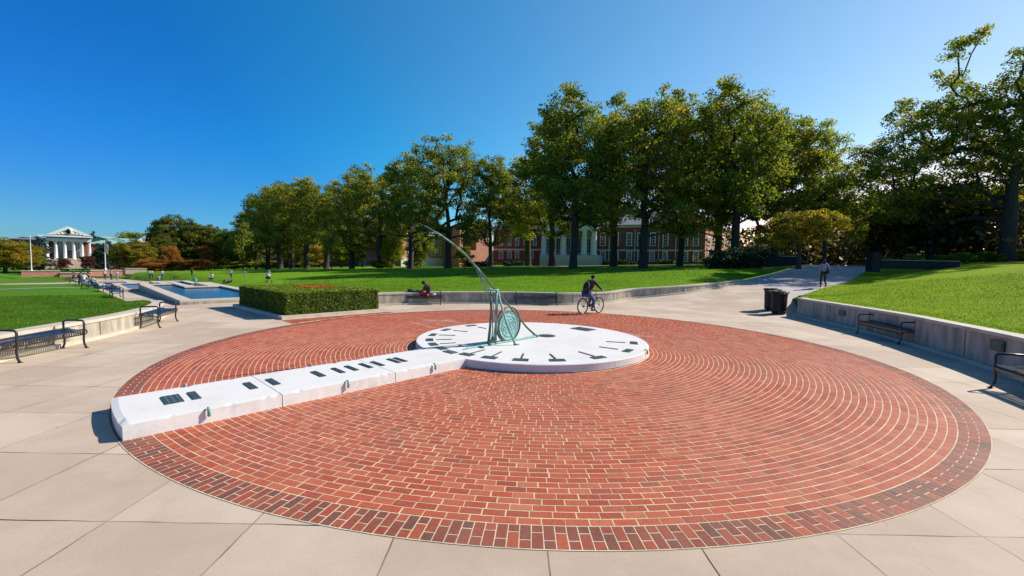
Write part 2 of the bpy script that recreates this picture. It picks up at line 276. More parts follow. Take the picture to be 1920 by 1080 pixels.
# ------------------------------------------------------------ mesh helpers
class MB:
    def __init__(s): s.v = []; s.f = []; s.m = []; s.mats = []
    def mi(s, m):
        if m not in s.mats: s.mats.append(m)
        return s.mats.index(m)
    def add(s, vs, fs, m):
        o = len(s.v); s.v += [tuple(p) for p in vs]; k = s.mi(m)
        for f in fs: s.f.append(tuple(i+o for i in f)); s.m.append(k)
    def box(s, c, d, m, rz=0, X=None):
        c = Vector(c); h = [x/2 for x in d]; rot = Matrix.Rotation(rz, 3, 'Z') if X is None else X
        vs = [c+rot @ Vector((x*h[0], y*h[1], z*h[2])) for z in (-1, 1) for y in (-1, 1) for x in (-1, 1)]
        s.add(vs, [(0, 2, 3, 1), (4, 5, 7, 6), (0, 1, 5, 4), (2, 6, 7, 3), (0, 4, 6, 2), (1, 3, 7, 5)], m)
    def prism(s, poly, z0, z1, m, mtop=None):
        n = len(poly); P0 = [(p[0], p[1], z0) for p in poly]; P1 = [(p[0], p[1], z1) for p in poly]
        s.add(P0+P1, [(i, (i+1) % n, n+(i+1) % n, n+i) for i in range(n)], m)
        s.add(P1, [tuple(range(n))], mtop or m); s.add(P0, [tuple(reversed(range(n)))], m)
    def tube(s, pts, r, m, n=8, cap=True, closed=False):
        pts = [Vector(p) for p in pts]; k = len(pts)
        if not isinstance(r, (list, tuple)): r = [r]*k
        vs = []; up = None
        for i, p in enumerate(pts):
            if closed: d = pts[(i+1) % k]-pts[i-1]
            else: d = pts[min(i+1, k-1)]-pts[max(i-1, 0)]
            d = d.normalized() if d.length > 1e-9 else Vector((0, 0, 1))
            if up is None: up = Vector((0, 0, 1)) if abs(d.z) < .9 else Vector((1, 0, 0))
            a = d.cross(up); a = a.normalized() if a.length > 1e-6 else d.orthogonal().normalized()
            b = a.cross(d).normalized(); up = b
            for j in range(n):
                t = 2*math.pi*j/n; vs.append(p+(a*math.cos(t)+b*math.sin(t))*r[i])
        fs = []
        for i in range(k if closed else k-1):
            q = (i+1) % k
            for j in range(n): fs.append((i*n+j, i*n+(j+1) % n, q*n+(j+1) % n, q*n+j))
        if cap and not closed: fs += [tuple(reversed(range(n))), tuple(range((k-1)*n, k*n))]
        s.add(vs, fs, m)
    def cyl(s, a, b, r0, m, r1=None, n=12): s.tube([a, b], [r0, r0 if r1 is None else r1], m, n)
    def lathe(s, prof, m, c=(0, 0, 0), n=24):
        vs = []
        for r_, z in prof:
            for j in range(n): t = 2*math.pi*j/n; vs.append((c[0]+r_*math.cos(t), c[1]+r_*math.sin(t), c[2]+z))
        fs = [(i*n+j, i*n+(j+1) % n, (i+1)*n+(j+1) % n, (i+1)*n+j) for i in range(len(prof)-1) for j in range(n)]
        s.add(vs, fs, m)
    def ell(s, c, r, m, nu=12, nv=8, rot=None):
        vs = []; c = Vector(c)
        for i in range(nv+1):
            ph = math.pi*i/nv
            for j in range(nu):
                t = 2*math.pi*j/nu; p = Vector((r[0]*math.sin(ph)*math.cos(t), r[1]*math.sin(ph)*math.sin(t), r[2]*math.cos(ph)))
                vs.append(c+(rot @ p if rot else p))
        fs = [(i*nu+j, (i+1)*nu+j, (i+1)*nu+(j+1) % nu, i*nu+(j+1) % nu) for i in range(nv) for j in range(nu)]
        s.add(vs, fs, m)
    def build(s, name, parent=None, smooth=False, loc=None, bevel=0):
        me = bpy.data.meshes.new(name); me.from_pydata(s.v, [], s.f)
        for m in s.mats: me.materials.append(M[m])
        me.polygons.foreach_set('material_index', s.m)
        if smooth: me.polygons.foreach_set('use_smooth', [True]*len(s.f))
        me.update(); o = bpy.data.objects.new(name, me); COL.objects.link(o)
        if parent: o.parent = parent
        if loc: o.location = loc
        if bevel:
            bm = bmesh.new(); bm.from_mesh(me); bmesh.ops.remove_doubles(bm, verts=bm.verts, dist=1e-5)
            bmesh.ops.bevel(bm, geom=[e for e in bm.edges if e.is_manifold and e.calc_face_angle(0) > .6], offset=bevel, segments=2, affect='EDGES', clamp_overlap=True)
            bm.to_mesh(me); bm.free()
        return o
def tag(o, label=None, cat=None, group=None, kind=None):
    for k, v in (('label', label), ('category', cat), ('group', group), ('kind', kind)):
        if v: o[k] = v
    return o
def thing(name, label, cat, loc=(0, 0, 0), rz=0, group=None):
    o = bpy.data.objects.new(name, None); COL.objects.link(o); o.location = loc; o.rotation_euler = (0, 0, rz); o.empty_display_size = .2
    return tag(o, label, cat, group)
def struct(o): o['kind'] = 'structure'; return o
def copy_tree(o, parent=None):
    c = o.copy(); COL.objects.link(c); c.parent = parent
    for ch in [x for x in bpy.data.objects if x.parent == o]: copy_tree(ch, c)
    return c
def raw_mesh(name, V3, F, matname, attrs=None, parent=None, smooth=False, link=True):
    """numpy verts (n,3), faces (m,k)"""
    me = bpy.data.meshes.new(name); n = len(V3); m_, k = F.shape
    me.vertices.add(n); me.vertices.foreach_set('co', V3.astype(np.float32).ravel())
    me.loops.add(m_*k); me.loops.foreach_set('vertex_index', F.astype(np.int32).ravel())
    me.polygons.add(m_); me.polygons.foreach_set('loop_start', np.arange(0, m_*k, k, dtype=np.int32)); 
    try: me.polygons.foreach_set('loop_total', np.full(m_, k, dtype=np.int32))
    except Exception: pass
    me.polygons.foreach_set('use_smooth', [bool(smooth)]*m_)
    me.materials.append(M[matname]); me.update(calc_edges=True)
    for nm, (dom, typ, arr) in (attrs or {}).items():
        a = me.attributes.new(nm, typ, dom)
        if typ == 'FLOAT': a.data.foreach_set('value', arr.astype(np.float32))
        else: a.data.foreach_set('color', arr.astype(np.float32).ravel())
    me.validate()
    if not link: return me
    o = bpy.data.objects.new(name, me); COL.objects.link(o)
    if parent: o.parent = parent
    return o

# ------------------------------------------------------------ terrain heights
def P_right(x, y):
    s = .62*x+.78*y-21.0
    if s <= 0: return 0
    z = .085*s*s/(s+1.2)
    return z if z < 1.9 else 1.9+.42*(1-math.exp(-(z-1.9)/.42))
def P(x, y):
    s = (x-AX[0])*U[0]+(y-AX[1])*U[1]
    zl = 0 if s < -2 else (-.02*(s+2) if s < 15 else -.34-.031*(s-15))
    zl = max(zl, -4.2)
    return zl + (P_right(x, y) if x > 3 else 0)
def hit(px, py, f=P, z0=0):
    z = z0
    for _ in range(60):
        x, y, _z = on_z(px, py, z) if z < EYE-.05 else at(px, py, 38)
        z = .6*z+.4*f(x, y)
    return (x, y, f(x, y))

TREES = []   # (px,row,top,Y,kind,label...) filled below; bases feed the terrain fit
ROW = [  # px base x, base row, top row, depth Y, proto, width factor
 (1205, 503, 152, 48, 0, 1.0), (1075, 503, 170, 50, 1, 1.0), (1275, 499, 172, 54, 2, .95), (1150, 499, 182, 57, 0, .9), (1035, 499, 205, 60, 2, 1.1),
 (1375, 496, 152, 47, 1, 1.0), (1450, 497, 200, 52, 2, 1.15), (1345, 495, 195, 60, 0, 1.0),
 (840, 503, 248, 66, 3, 1.08), (920, 500, 283, 64, 2, .95), (770, 503, 292, 74, 1, 1.15), (712, 503, 306, 82, 0, 1.25), (990, 500, 270, 74, 1, 1.1),
 (660, 505, 322, 88, 2, 1.35), (612, 504, 334, 98, 1, 1.3), (575, 504, 332, 106, 0, 1.3), (548, 504, 336, 114, 3, 1.1), (525, 504, 336, 122, 1, 1.3), (503, 505, 358, 132, 2, 1.45), (482, 505, 382, 146, 0, 1.2)]
PTS = []
def ctl(x, y, z): PTS.append((x, y, z))
for a, r_, z in ((-150, 11.0, .5), (-165, 11.1, .5), (-178, 11.1, .5), (172, 11.9, .48), (163, 13.6, .42)):
    d = dirn(a); ctl(CEN[0]+d[0]*r_, CEN[1]+d[1]*r_, z)
for s in (5, 12, 25, 50, 80, 110, 150, 200):
    for v in (-5, 6): x, y = UV(s, v); ctl(x, y, P(x, y)+.12+(.02*min(s, 60) if v > 0 and s < 90 else 0))
for a in (60, 75, 90, 105, 120): d = dirn(a); ctl(CEN[0]+d[0]*11.3, CEN[1]+d[1]*11.3, .57)
for (px, row, top, Y, k, wf) in ROW: ctl(*at(px, row, Y))
for p in ((1000, 500, 95), (1300, 498, 95), (840, 500, 110), (100, 514, 75), (0, 520, 60), (20, 513, 110)): ctl(*at(*p))
for p in ((1190, 545, 23.5), (1290, 534, 26), (1360, 525.5, 28), (1420, 512, 33), (1480, 501, 42)): ctl(*at(*p))
for p in ((1560, 565, 17.5), (1700, 586, 14.4), (1800, 602, 12), (1900, 621, 10.7), (1560, 541, 25), (1600, 523, 30), (1640, 506, 35), (1760, 502, 32), (1885, 490, 38), (1990, 490, 35), (1850, 510, 24), (1920, 560, 15)): ctl(*at(*p))
ctl(30, 10, 2.4); ctl(30, 0, 2.4); ctl(60, 60, 2.8); ctl(60, 20, 3); ctl(12, 2, .85); ctl(15, 6, 1.0); ctl(-14, 0, .6); ctl(-30, 0, .3); ctl(-60, 30, -1.2); ctl(-20, 10, .3)
ctl(-120, 20, -2.4); ctl(-200, 60, -3.6)
A_ = np.array(PTS, float); n_ = len(A_)
def tpsk(d2): return np.where(d2 > 1e-9, .5*d2*np.log(np.maximum(d2, 1e-9)), 0)
sc_ = 50.0
X_ = A_[:, :2]/sc_
K_ = tpsk(((X_[:, None]-X_[None])**2).sum(-1))+np.eye(n_)*2e-4
Pm = np.c_[np.ones(n_), X_]; S_ = np.block([[K_, Pm], [Pm.T, np.zeros((3, 3))]])
W_ = np.linalg.solve(S_, np.r_[A_[:, 2], 0, 0, 0])
def Lz(x, y):
    q = np.array([x, y])/sc_; d2 = ((X_-q)**2).sum(-1)
    return float(np.clip(tpsk(d2) @ W_[:n_]+W_[n_]+W_[n_+1]*q[0]+W_[n_+2]*q[1], -5.5, 4.2))

def in_poly(x, y, poly):
    c = False; n = len(poly); j = n-1
    for i in range(n):
        xi, yi = poly[i][:2]; xj, yj = poly[j][:2]
        if (yi > y) != (yj > y) and x < (xj-xi)*(y-yi)/(yj-yi)+xi: c = not c
        j = i
    return c
def sheet(name, poly, hf, matname, grid=None, dirt=None, skip_hole=None):
    """real ground surface: outline + inner points, constrained Delaunay, heights by hf"""
    ring = []
    for i, p in enumerate(poly):
        q = poly[(i+1) % len(poly)]; L = math.dist(p[:2], q[:2]); dm = max(.8, .05*math.hypot((p[0]+q[0])/2, (p[1]+q[1])/2))
        k = max(1, int(L/dm))
        for j in range(k): ring.append((p[0]+(q[0]-p[0])*j/k, p[1]+(q[1]-p[1])*j/k))
    vs = [Vector(p) for p in ring]; n = len(vs)
    r_ = 3.0
    while r_ < 420:
        da = .022
        for i in range(int(2*math.pi/da)):
            a = i*da; x, y = r_*math.cos(a), r_*math.sin(a)
            if in_poly(x, y, poly): vs.append(Vector((x, y)))
        r_ *= 1.045
    out = delaunay_2d_cdt(vs, [(i, (i+1) % n) for i in range(n)], [list(range(n))], 1, 1e-4)
    co = [(v.x, v.y, hf(v.x, v.y)) for v in out[0]]
    me = bpy.data.meshes.new(name); me.from_pydata(co, [], [tuple(f) for f in out[2]]); me.materials.append(M[matname])
    me.polygons.foreach_set('use_smooth', [True]*len(me.polygons))
    if me.polygons and sum(p.normal.z for p in me.polygons) < 0: me.flip_normals()
    if dirt is not None:
        a = me.attributes.new('dirt', 'FLOAT', 'POINT'); a.data.foreach_set('value', [dirt(c[0], c[1]) for c in co])
    o = bpy.data.objects.new(name, me); COL.objects.link(o); return struct(o)

# ------------------------------------------------------------ ground outlines
def circ(a, r): d = dirn(a); return (CEN[0]+d[0]*r, CEN[1]+d[1]*r)
# front face of the three retaining walls: (x, y, base z, top z)
LW = [(-6.2, 1.2), (-8.0, 3.6), (-9.2, 6.0), (-9.85, 8.0), (-10.15, 9.4), (-10.35, 10.8), (-10.7, 12.1), (-11.35, 13.6), (-12.2, 15.0), (-13.2, 16.3), (-14.1, 17.2)]
LWH = [.52, .52, .52, .51, .5, .5, .49, .46, .42, .37, .33]
CW = [circ(a, 10.75) for a in (131, 126, 120, 113, 106, 99, 92, 85, 79)]+[(3.9, 22.1), (5.3, 23.1)]
for px, py in ((1183, 560), (1240, 555), (1292, 549), (1333, 541.5), (1393, 527.5)):
    h_ = hit(px, py); CW.append((h_[0], h_[1]))
CWH = [.58]*9+[.58, .57, .55, .52, .46, .36, .12]
RW = [(12.05, 18.2), (11.95, 17.0), (11.75, 15.3), (11.45, 13.5), (11.1, 12.0), (10.75, 10.9), (10.35, 9.6), (9.8, 8.2), (9.0, 6.6), (7.9, 4.8), (6.4, 3.0)]
RWH = [.78, .78, .78, .79, .8, .8, .8, .81, .82, .82, .82]
def pmarch(px, py):
    d = ray(px, py); d = d/d[1]; y = 10.0
    while y < 60:
        p = d*y
        if EYE+p[2] <= P(p[0], p[1]): return (p[0], p[1], P(p[0], p[1]))
        y *= 1.002
    p = d*60; return (p[0], p[1], P(p[0], p[1]))
LPATH = [pmarch(*q) for q in ((1394, 525.5), (1443, 514.7), (1480, 504.5), (1497, 499.5))]; LPATH.append(at(1503, 496, 50))
RPATH = [pmarch(*q) for q in ((1487, 560), (1506, 554.5), (1541, 542), (1586, 531), (1606, 521), (1624, 509), (1634, 502.5))]; RPATH.append(at(1640, 497, 50))
for q_ in LPATH+RPATH: print('path', [round(float(c), 2) for c in q_])
def off(pts, d):   # offset a polyline to its left by d
    out = []
    for i, p in enumerate(pts):
        a = pts[max(i-1, 0)]; b = pts[min(i+1, len(pts)-1)]
        t = Vector((b[0]-a[0], b[1]-a[1])).normalized(); out.append((p[0]-t.y*d, p[1]+t.x*d))
    return out
def plan_ramp(x, y):
    return P(x, y)
# plaza + mall paving
mallR = [UV(s, v) for s, v in ((130, 5.2), (60, 5.2), (25, 5.1), (10, 4.9), (2, 5.6), (-3, 7.5))]
mallL = [UV(s, v) for s, v in ((1, -1.7), (8, -1.9), (20, -2.1), (46, -2.1), (50, -9), (62, -9), (64, -2.6), (130, -2.6))]
CWb = off(CW, .15); RWb = off(RW, .15); LWb = off(LW, .15)
plaza_poly = [(-6.2, 1.2-4), (6.4, -1)]+list(reversed(RWb))+[RPATH[0][:2]]+[(LPATH[0][0], LPATH[0][1])]+list(reversed(CWb))[1:]+mallR[::-1]+mallL[::-1]+list(reversed(LWb))[0:]
plaza_poly = [(p[0], p[1]) for p in plaza_poly]
def pz(x, y): return P(x, y)
sheet('plaza_pavement', plaza_poly, pz, 'slab')
path_poly = [(LPATH[0][0], LPATH[0][1])]+[p[:2] for p in LPATH[1:]]+[p[:2] for p in reversed(RPATH)]
sheet('path', [(p[0], p[1]) for p in path_poly], lambda x, y: P(x, y), 'path')

def dirtf(x, y):
    return max([0]+[1-math.hypot(x-p[0], y-p[1])/5.5 for p in TB])
TB = [at(px, row, Y) for (px, row, top, Y, k, wf) in ROW]+[at(1885, 490, 38), at(1497, 497, 38)]
# lawns
cl_poly = [(p[0], p[1]) for p in off(CW, .3)][::-1]
cl_poly = [(LPATH[0][0]-.1, LPATH[0][1]+.1)]+cl_poly[1:]+[UV(-3, 7.2), UV(2, 5.3), UV(10, 4.6), UV(25, 4.9), UV(60, 4.9), UV(130, 4.9), UV(190, 20), UV(160, 90), (20, 150), (70, 130), (60, 70)]+[(p[0]-.05, p[1]) for p in reversed(LPATH[1:])]
def lz_c(x, y):
    z = Lz(x, y)
    s = (x-AX[0])*U[0]+(y-AX[1])*U[1]; v = (x-AX[0])*V[0]+(y-AX[1])*V[1]
    if s > 0 and v < 6.5: k = min(1, max(0, (v-4.9)/1.6)); z = (P(x, y)+.03)*(1-k)+max(z, P(x, y)+.03)*k
    if x > 12: 
        dd = min(math.dist((x, y), p[:2]) for p in LPATH)
        pass
    return z
LPs = [p[:2] for p in LPATH]; RPs = [p[:2] for p in RPATH]
def seg_dist(x, y, pl):
    b = 1e9
    for i in range(len(pl)-1):
        a, c = pl[i], pl[i+1]; dx, dy = c[0]-a[0], c[1]-a[1]; t = max(0, min(1, ((x-a[0])*dx+(y-a[1])*dy)/(dx*dx+dy*dy)))
        b = min(b, math.hypot(x-a[0]-t*dx, y-a[1]-t*dy))
    return b
def edge_blend(base, pl):
    def f(x, y):
        z = base(x, y); d = seg_dist(x, y, pl)
        if d < 3: k = d/3; k = k*k*(3-2*k); z = (P(x, y)+.04)*(1-k)+z*k
        return z
    return f
def wall_blend(base, wp, hs, offd):
    def f(x, y):
        z = base(x, y); bd, bz = 1e9, 0
        for i in range(len(wp)-1):
            a, c = wp[i], wp[i+1]; dx, dy = c[0]-a[0], c[1]-a[1]; t = max(0, min(1, ((x-a[0])*dx+(y-a[1])*dy)/(dx*dx+dy*dy)))
            qx, qy = a[0]+t*dx, a[1]+t*dy; d = math.hypot(x-qx, y-qy)
            if d < bd: bd = d; bz = P(qx, qy)+hs[i]*(1-t)+hs[i+1]*t
        d = max(0, bd-.4)
        if d < 2.5: k = d/2.5; k = k*k*(3-2*k); z = (bz-.025)*(1-k)+z*k
        return z
    return f
lawn_c = wall_blend(edge_blend(lz_c, LPs), CW, CWH, .3)
sheet('center_lawn', cl_poly, lawn_c, 'lawn', dirt=dirtf)
rl_poly = [(p[0], p[1]) for p in off(RW, .3)]+[(40, -10), (110, 10), (110, 90), (70, 128), (60.5, 69)]+[p[:2] for p in reversed(RPATH)]
rl_poly = [(float(p[0]), float(p[1])) for p in rl_poly]
lawn_r = wall_blend(edge_blend(Lz, RPs), RW, RWH, .3)
sheet('right_lawn', rl_poly, lawn_r, 'lawn_r', dirt=dirtf)
def lz_l(x, y):
    z = Lz(x, y); s = (x-AX[0])*U[0]+(y-AX[1])*U[1]; v = (x-AX[0])*V[0]+(y-AX[1])*V[1]
    if s > -1:
        e = -1.5 if s < 8 else (-1.8 if s < 46 else -9)
        k = min(1, max(0, (e-v)/4)); k = k*k*(3-2*k); z = (P(x, y)+.04)*(1-k)+z*k
    return z
ll_poly = [(p[0], p[1]) for p in off(LW, .3)]+[UV(1, -1.4), UV(8, -1.6), UV(20, -1.8), UV(46, -1.8), UV(50, -8.8), UV(62, -8.8), UV(64, -2.3), UV(150, -2.3), UV(230, -5), (-330, 130), (-260, -60), (-8, -20)]
lawn_l = wall_blend(lz_l, LW, LWH, .3)
sheet('left_lawn', ll_poly, lawn_l, 'lawn_l')
g = MB(); g.add([(x, y, -6.2) for x, y in ((-3000, -3000), (3000, -3000), (3000, 3000), (-3000, 3000))], [(0, 1, 2, 3)], 'lawn_l'); struct(g.build('ground'))
def gz(x, y):
    if in_poly(x, y, plaza_poly) or in_poly(x, y, path_poly): return P(x, y)
    if in_poly(x, y, cl_poly): return lawn_c(x, y)
    if in_poly(x, y, rl_poly): return lawn_r(x, y)
    if in_poly(x, y, ll_poly): return lawn_l(x, y)
    return Lz(x, y)
def ghit(px, py, Y0=30):
    """walk the ray until it meets the real ground"""
    d = ray(px, py); d = d/d[1]; y = 4.0
    while y < 260:
        p = d*y
        if EYE+p[2] <= gz(p[0], p[1]): return (p[0], p[1], EYE+p[2])
        y *= 1.004
    return at(px, py, Y0)
# thin footpaths across the left lawn
for k, (pa, pb) in enumerate((((-40, 545), (150, 540.5)), ((-40, 532), (120, 529.5)))):
    a = ghit(*pa); b = ghit(*pb); t = Vector((b[0]-a[0], b[1]-a[1], 0)).normalized(); nrm = Vector((-t.y, t.x, 0)); n = 30; vs = []; fs = []
    for i in range(n+1):
        q = Vector((a[0]+(b[0]-a[0])*i/n, a[1]+(b[1]-a[1])*i/n, 0))
        for sgn in (-1, 1): e_ = q+nrm*sgn*.55; vs.append((e_.x, e_.y, gz(e_.x, e_.y)+.03))
    fs = [(2*i, 2*i+1, 2*i+3, 2*i+2) for i in range(n)]
    m_ = MB(); m_.add(vs, fs, 'path'); struct(m_.build('footpath'))

# ------------------------------------------------------------ brick circle
def bricks():
    quads = []; tint = []
    def arm_in(x, y):
        q = np.array([x, y])-CEN; a = dirn(-133.5); s = q @ a; t = q[0]*-a[1]+q[1]*a[0]
        return (s > 0 and abs(t) < .6 and s < 7.7)
    H0, H1 = .003, .0062
    def put(c4, tv, dk):
        cx = sum(p[0] for p in c4)/4; cy = sum(p[1] for p in c4)/4
        if arm_in(cx, cy): return
        quads.append(c4); tint.append((tv, dk))
    pitch = .0965; r0 = RD+.02; n = int(round((RB-.285-r0)/pitch)); pitch = (RB-.285-r0)/n
    for k in range(n):
        a0 = r0+k*pitch+.006; a1 = r0+(k+1)*pitch-.006; rm = (a0+a1)/2; nb = int(round(2*math.pi*rm/.196)); ph = random.random()*6.28
        da = 2*math.pi/nb
        for i in range(nb):
            t0 = ph+i*da+random.uniform(-.003, .003)/rm; g_ = .0038/rm; j0, j1 = random.uniform(-.0015, .0015), random.uniform(-.0015, .0015)
            ts = (t0+g_, t0+da-g_)
            c4 = [(CEN[0]+(a0+j0)*math.cos(ts[0]), CEN[1]+(a0+j0)*math.sin(ts[0])), (CEN[0]+(a1+j1)*math.cos(ts[0]), CEN[1]+(a1+j1)*math.sin(ts[0])),
                  (CEN[0]+(a1+j1)*math.cos(ts[1]), CEN[1]+(a1+j1)*math.sin(ts[1])), (CEN[0]+(a0+j0)*math.cos(ts[1]), CEN[1]+(a0+j0)*math.sin(ts[1]))]
            put(c4, min(1, max(0, random.gauss(.5, .18))), .35*random.random() if random.random() < .08 else 0)
    # soldier border: long and half bricks alternate
    nb = int(round(2*math.pi*RB/.094)); da = 2*math.pi/nb; b0 = RB-.28
    for i in range(nb):
        t0 = i*da; cut = b0+(.094 if i % 2 else .186)
        for (ra, rb_) in ((b0, cut-.008), (cut, RB)):
            g_ = .0045/RB; ts = (t0+g_, t0+da-g_)
            c4 = [(CEN[0]+ra*math.cos(ts[0]), CEN[1]+ra*math.sin(ts[0])), (CEN[0]+rb_*math.cos(ts[0]), CEN[1]+rb_*math.sin(ts[0])), (CEN[0]+rb_*math.cos(ts[1]), CEN[1]+rb_*math.sin(ts[1])), (CEN[0]+ra*math.cos(ts[1]), CEN[1]+ra*math.sin(ts[1]))]
            put(c4, random.uniform(.0, .6), random.choice((.1, .25, .35, .5, .6, .8)))
    # straight-bonded tongue that runs from the circle to the hedge
    P0 = np.array([-7.72, 14.42]); e1 = np.array([.70, .714]); e2 = np.array([.714, -.70])
    for r_ in range(0, 52):
        for c in range(-1, 22):
            u0 = c*.196+(.098 if r_ % 2 else 0); v0 = r_*.0965
            us = (max(0, u0+.004), min(3.98, u0+.192)); vs_ = (v0+.004, v0+.0925)
            if us[1]-us[0] < .02: continue
            c4 = [P0+e1*a+e2*b for a, b in ((us[0], vs_[0]), (us[0], vs_[1]), (us[1], vs_[1]), (us[1], vs_[0]))]
            if min(math.dist(p, CEN) for p in c4) < RB+.008: continue
            put([tuple(p) for p in c4], min(1, max(0, random.gauss(.4, .25))), random.choice((0, .1, .2, .5)))
    n = len(quads); Vv = np.zeros((n*8, 3)); F = np.zeros((n*5, 4), int); C = np.zeros((n*5, 4))
    for i, c4 in enumerate(quads):
        area = sum(c4[j][0]*c4[(j+1) % 4][1]-c4[(j+1) % 4][0]*c4[j][1] for j in range(4))
        if area < 0: c4 = c4[::-1]
        cx = sum(p[0] for p in c4)/4; cy = sum(p[1] for p in c4)/4; h = H1+random.uniform(-.0007, .0007)
        for j, p in enumerate(c4):
            Vv[i*8+j] = (p[0], p[1], H0); dx, dy = cx-p[0], cy-p[1]; L = math.hypot(dx, dy)
            Vv[i*8+4+j] = (p[0]+dx/L*.003, p[1]+dy/L*.003, h)
        b = i*8; F[i*5] = (b+4, b+5, b+6, b+7)
        for j in range(4): F[i*5+1+j] = (b+j, b+(j+1) % 4, b+4+(j+1) % 4, b+4+j)
        C[i*5:i*5+5] = (tint[i][0], tint[i][1], 0, 1)
    o = raw_mesh('brick_circle', Vv, F, 'brick', {'tint': ('CORNER', 'FLOAT_COLOR', np.repeat(C, 4, axis=0))}); struct(o)
bricks()
mb = MB(); n = 160
mb.prism([circ(360*i/n, RB+.012) for i in range(n)], .0005, .0042, 'joint_dark', 'mortar')
P0 = np.array([-7.72, 14.42]); e1 = np.array([.70, .714]); e2 = np.array([.714, -.70])
struct(mb.build('brick_bedding'))
mb = MB(); mb.prism([tuple(P0+e1*a+e2*b) for a, b in ((0, 0), (0, 2.4), (1.5, 3.2), (3.3, 3.3), (3.98, 2.4), (3.98, 0))][::-1], .0003, .0025, 'mortar'); struct(mb.build('brick_tongue_bedding'))
# chalk drawing on the bricks behind the dial
mb = MB()
for pa, pb, wd in (((768, 603), (812, 614), .05), ((790, 606), (815, 602), .04), ((797, 600), (838, 603), .10), ((832, 600), (848, 604), .12), ((845, 600), (874, 609), .04), ((815, 606), (850, 612), .03)):
    a = Vector(on_z(*pa, .0125)); b = Vector(on_z(*pb, .0125)); t = (b-a).normalized(); nn = Vector((-t.y, t.x, 0))*wd
    mb.add([a-nn, b-nn, b+nn, a+nn], [(0, 1, 2, 3)], 'chalk')
tag(mb.build('chalk_drawing'), 'faded white and pink chalk drawing on the red bricks behind the dial', 'chalk drawing'); mb = MB()
for pa in ((1180, 628), (1205, 630), (1165, 625)):
    a = Vector(on_z(*pa, .0125)); mb.add([a+Vector((x, y, 0)) for x, y in ((-.4, -.1), (.3, -.12), (.35, .12), (-.3, .1))], [(0, 1, 2, 3)], 'chalk')
tag(mb.build('chalk_drawing'), 'faint chalk smudge on the red bricks right of the dial', 'chalk smudge')

# ------------------------------------------------------------ retaining walls
def ret_wall(name, pts, hs, label, ledge=True, th=.34):
    root = thing(name, label, 'wall'); n = len(pts)
    # smooth the line
    P2 = []; H2 = []
    for i in range(n-1):
        p0, p1, p2, p3 = pts[max(i-1, 0)], pts[i], pts[i+1], pts[min(i+2, n-1)]
        for k in range(5):
            t = k/5
            P2.append(tuple(.5*((2*p1[j])+(-p0[j]+p2[j])*t+(2*p0[j]-5*p1[j]+4*p2[j]-p3[j])*t*t+(-p0[j]+3*p1[j]-3*p2[j]+p3[j])*t**3) for j in (0, 1))); H2.append(hs[i]*(1-t)+hs[i+1]*t)
    P2.append(tuple(pts[-1][:2])); H2.append(hs[-1]); n = len(P2)
    def strip(o0, o1, zf0, zf1, m, mb):
        A = off(P2, o0); B = off(P2, o1); vs = []
        for i in range(n):
            b = P(*P2[i]); z0 = zf0(b, H2[i]); z1 = zf1(b, H2[i])
            vs += [(A[i][0], A[i][1], z0), (A[i][0], A[i][1], z1), (B[i][0], B[i][1], z1), (B[i][0], B[i][1], z0)]
        fs = []
        for i in range(n-1):
            a, c = 4*i, 4*i+4
            fs += [(a, a+1, c+1, c), (a+1, a+2, c+2, c+1), (a+2, a+3, c+3, c+2)]
        fs += [(0, 3, 2, 1), (4*n-4, 4*n-3, 4*n-2, 4*n-1)]; mb.add(vs, fs, m)
    m1 = MB(); strip(0, th-.02, lambda b, h: b-.3, lambda b, h: b+h-.075, 'wall', m1); m1.build('wall_face', root)
    m2 = MB(); strip(-.025, th, lambda b, h: b+h-.075, lambda b, h: b+h, 'cap', m2); m2.build('coping', root)
    if ledge:
        m3 = MB(); strip(-.11, -.002, lambda b, h: b-.1, lambda b, h: b+min(.085, h*.3), 'cap', m3); m3.build('base_ledge', root)
    # panel joints
    mj = MB(); acc = 0
    O = off(P2, -.004)
    for i in range(1, n):
        acc += math.dist(P2[i], P2[i-1])
        if acc > 1.9:
            acc = 0; b = P(*P2[i]); t = Vector((P2[i][0]-P2[i-1][0], P2[i][1]-P2[i-1][1], 0)).normalized()
            mj.box((O[i][0], O[i][1], b+H2[i]/2), (.012, .012, H2[i]-.16), 'joint_dark', rz=math.atan2(t.y, t.x))
    if mj.v: mj.build('panel_joint', root)
    return root
ret_wall('retaining_wall', LW, LWH, 'low curved concrete wall holding the lawn behind the two benches at left')
ret_wall('retaining_wall', CW, CWH, 'long low concrete wall below the lawn behind the cyclist, tapering into the path')
ret_wall('retaining_wall', RW[::-1], RWH[::-1], 'shaded concrete wall beside the trash bins at right, carrying two dark plaques') if False else None
rwall = None
def _rw():
    global rwall
    # walls offset to the left of travel: right wall must be walked from far to near with its mass on the right-hand (outer) side
    pts = RW
    rwall = ret_wall('retaining_wall', pts, RWH, 'shaded concrete wall beside the trash bins at right, carrying two dark plaques')
_rw()
for px, py, wd, hh in ((1579, 587, .42, .2), (1870, 648, .42, .22)):
    # find point on the wall face under this pixel
    best = None
    for i in range(len(RW)-1):
        a = Vector(RW[i]); b = Vector(RW[i+1])
        for k in range(40):
            q = a.lerp(b, k/40); d = ray(px, py); dd = abs(d[0]/d[1]-q.x/q.y)
            if best is None or dd < best[0]: best = (dd, q, (b-a).normalized())
    q, t = best[1], best[2]; z = at(px, py, q.y)[2]; nn = Vector((t.y, -t.x))
    m_ = MB(); m_.box((q.x+nn.x*.012, q.y+nn.y*.012, z), (wd, .024, hh), 'bronze', rz=math.atan2(t.y, t.x)); m_.box((q.x+nn.x*.028, q.y+nn.y*.028, z), (wd*.86, .006, hh*.75), 'verdigris_dark', rz=math.atan2(t.y, t.x))
    m_.build('plaque', rwall)

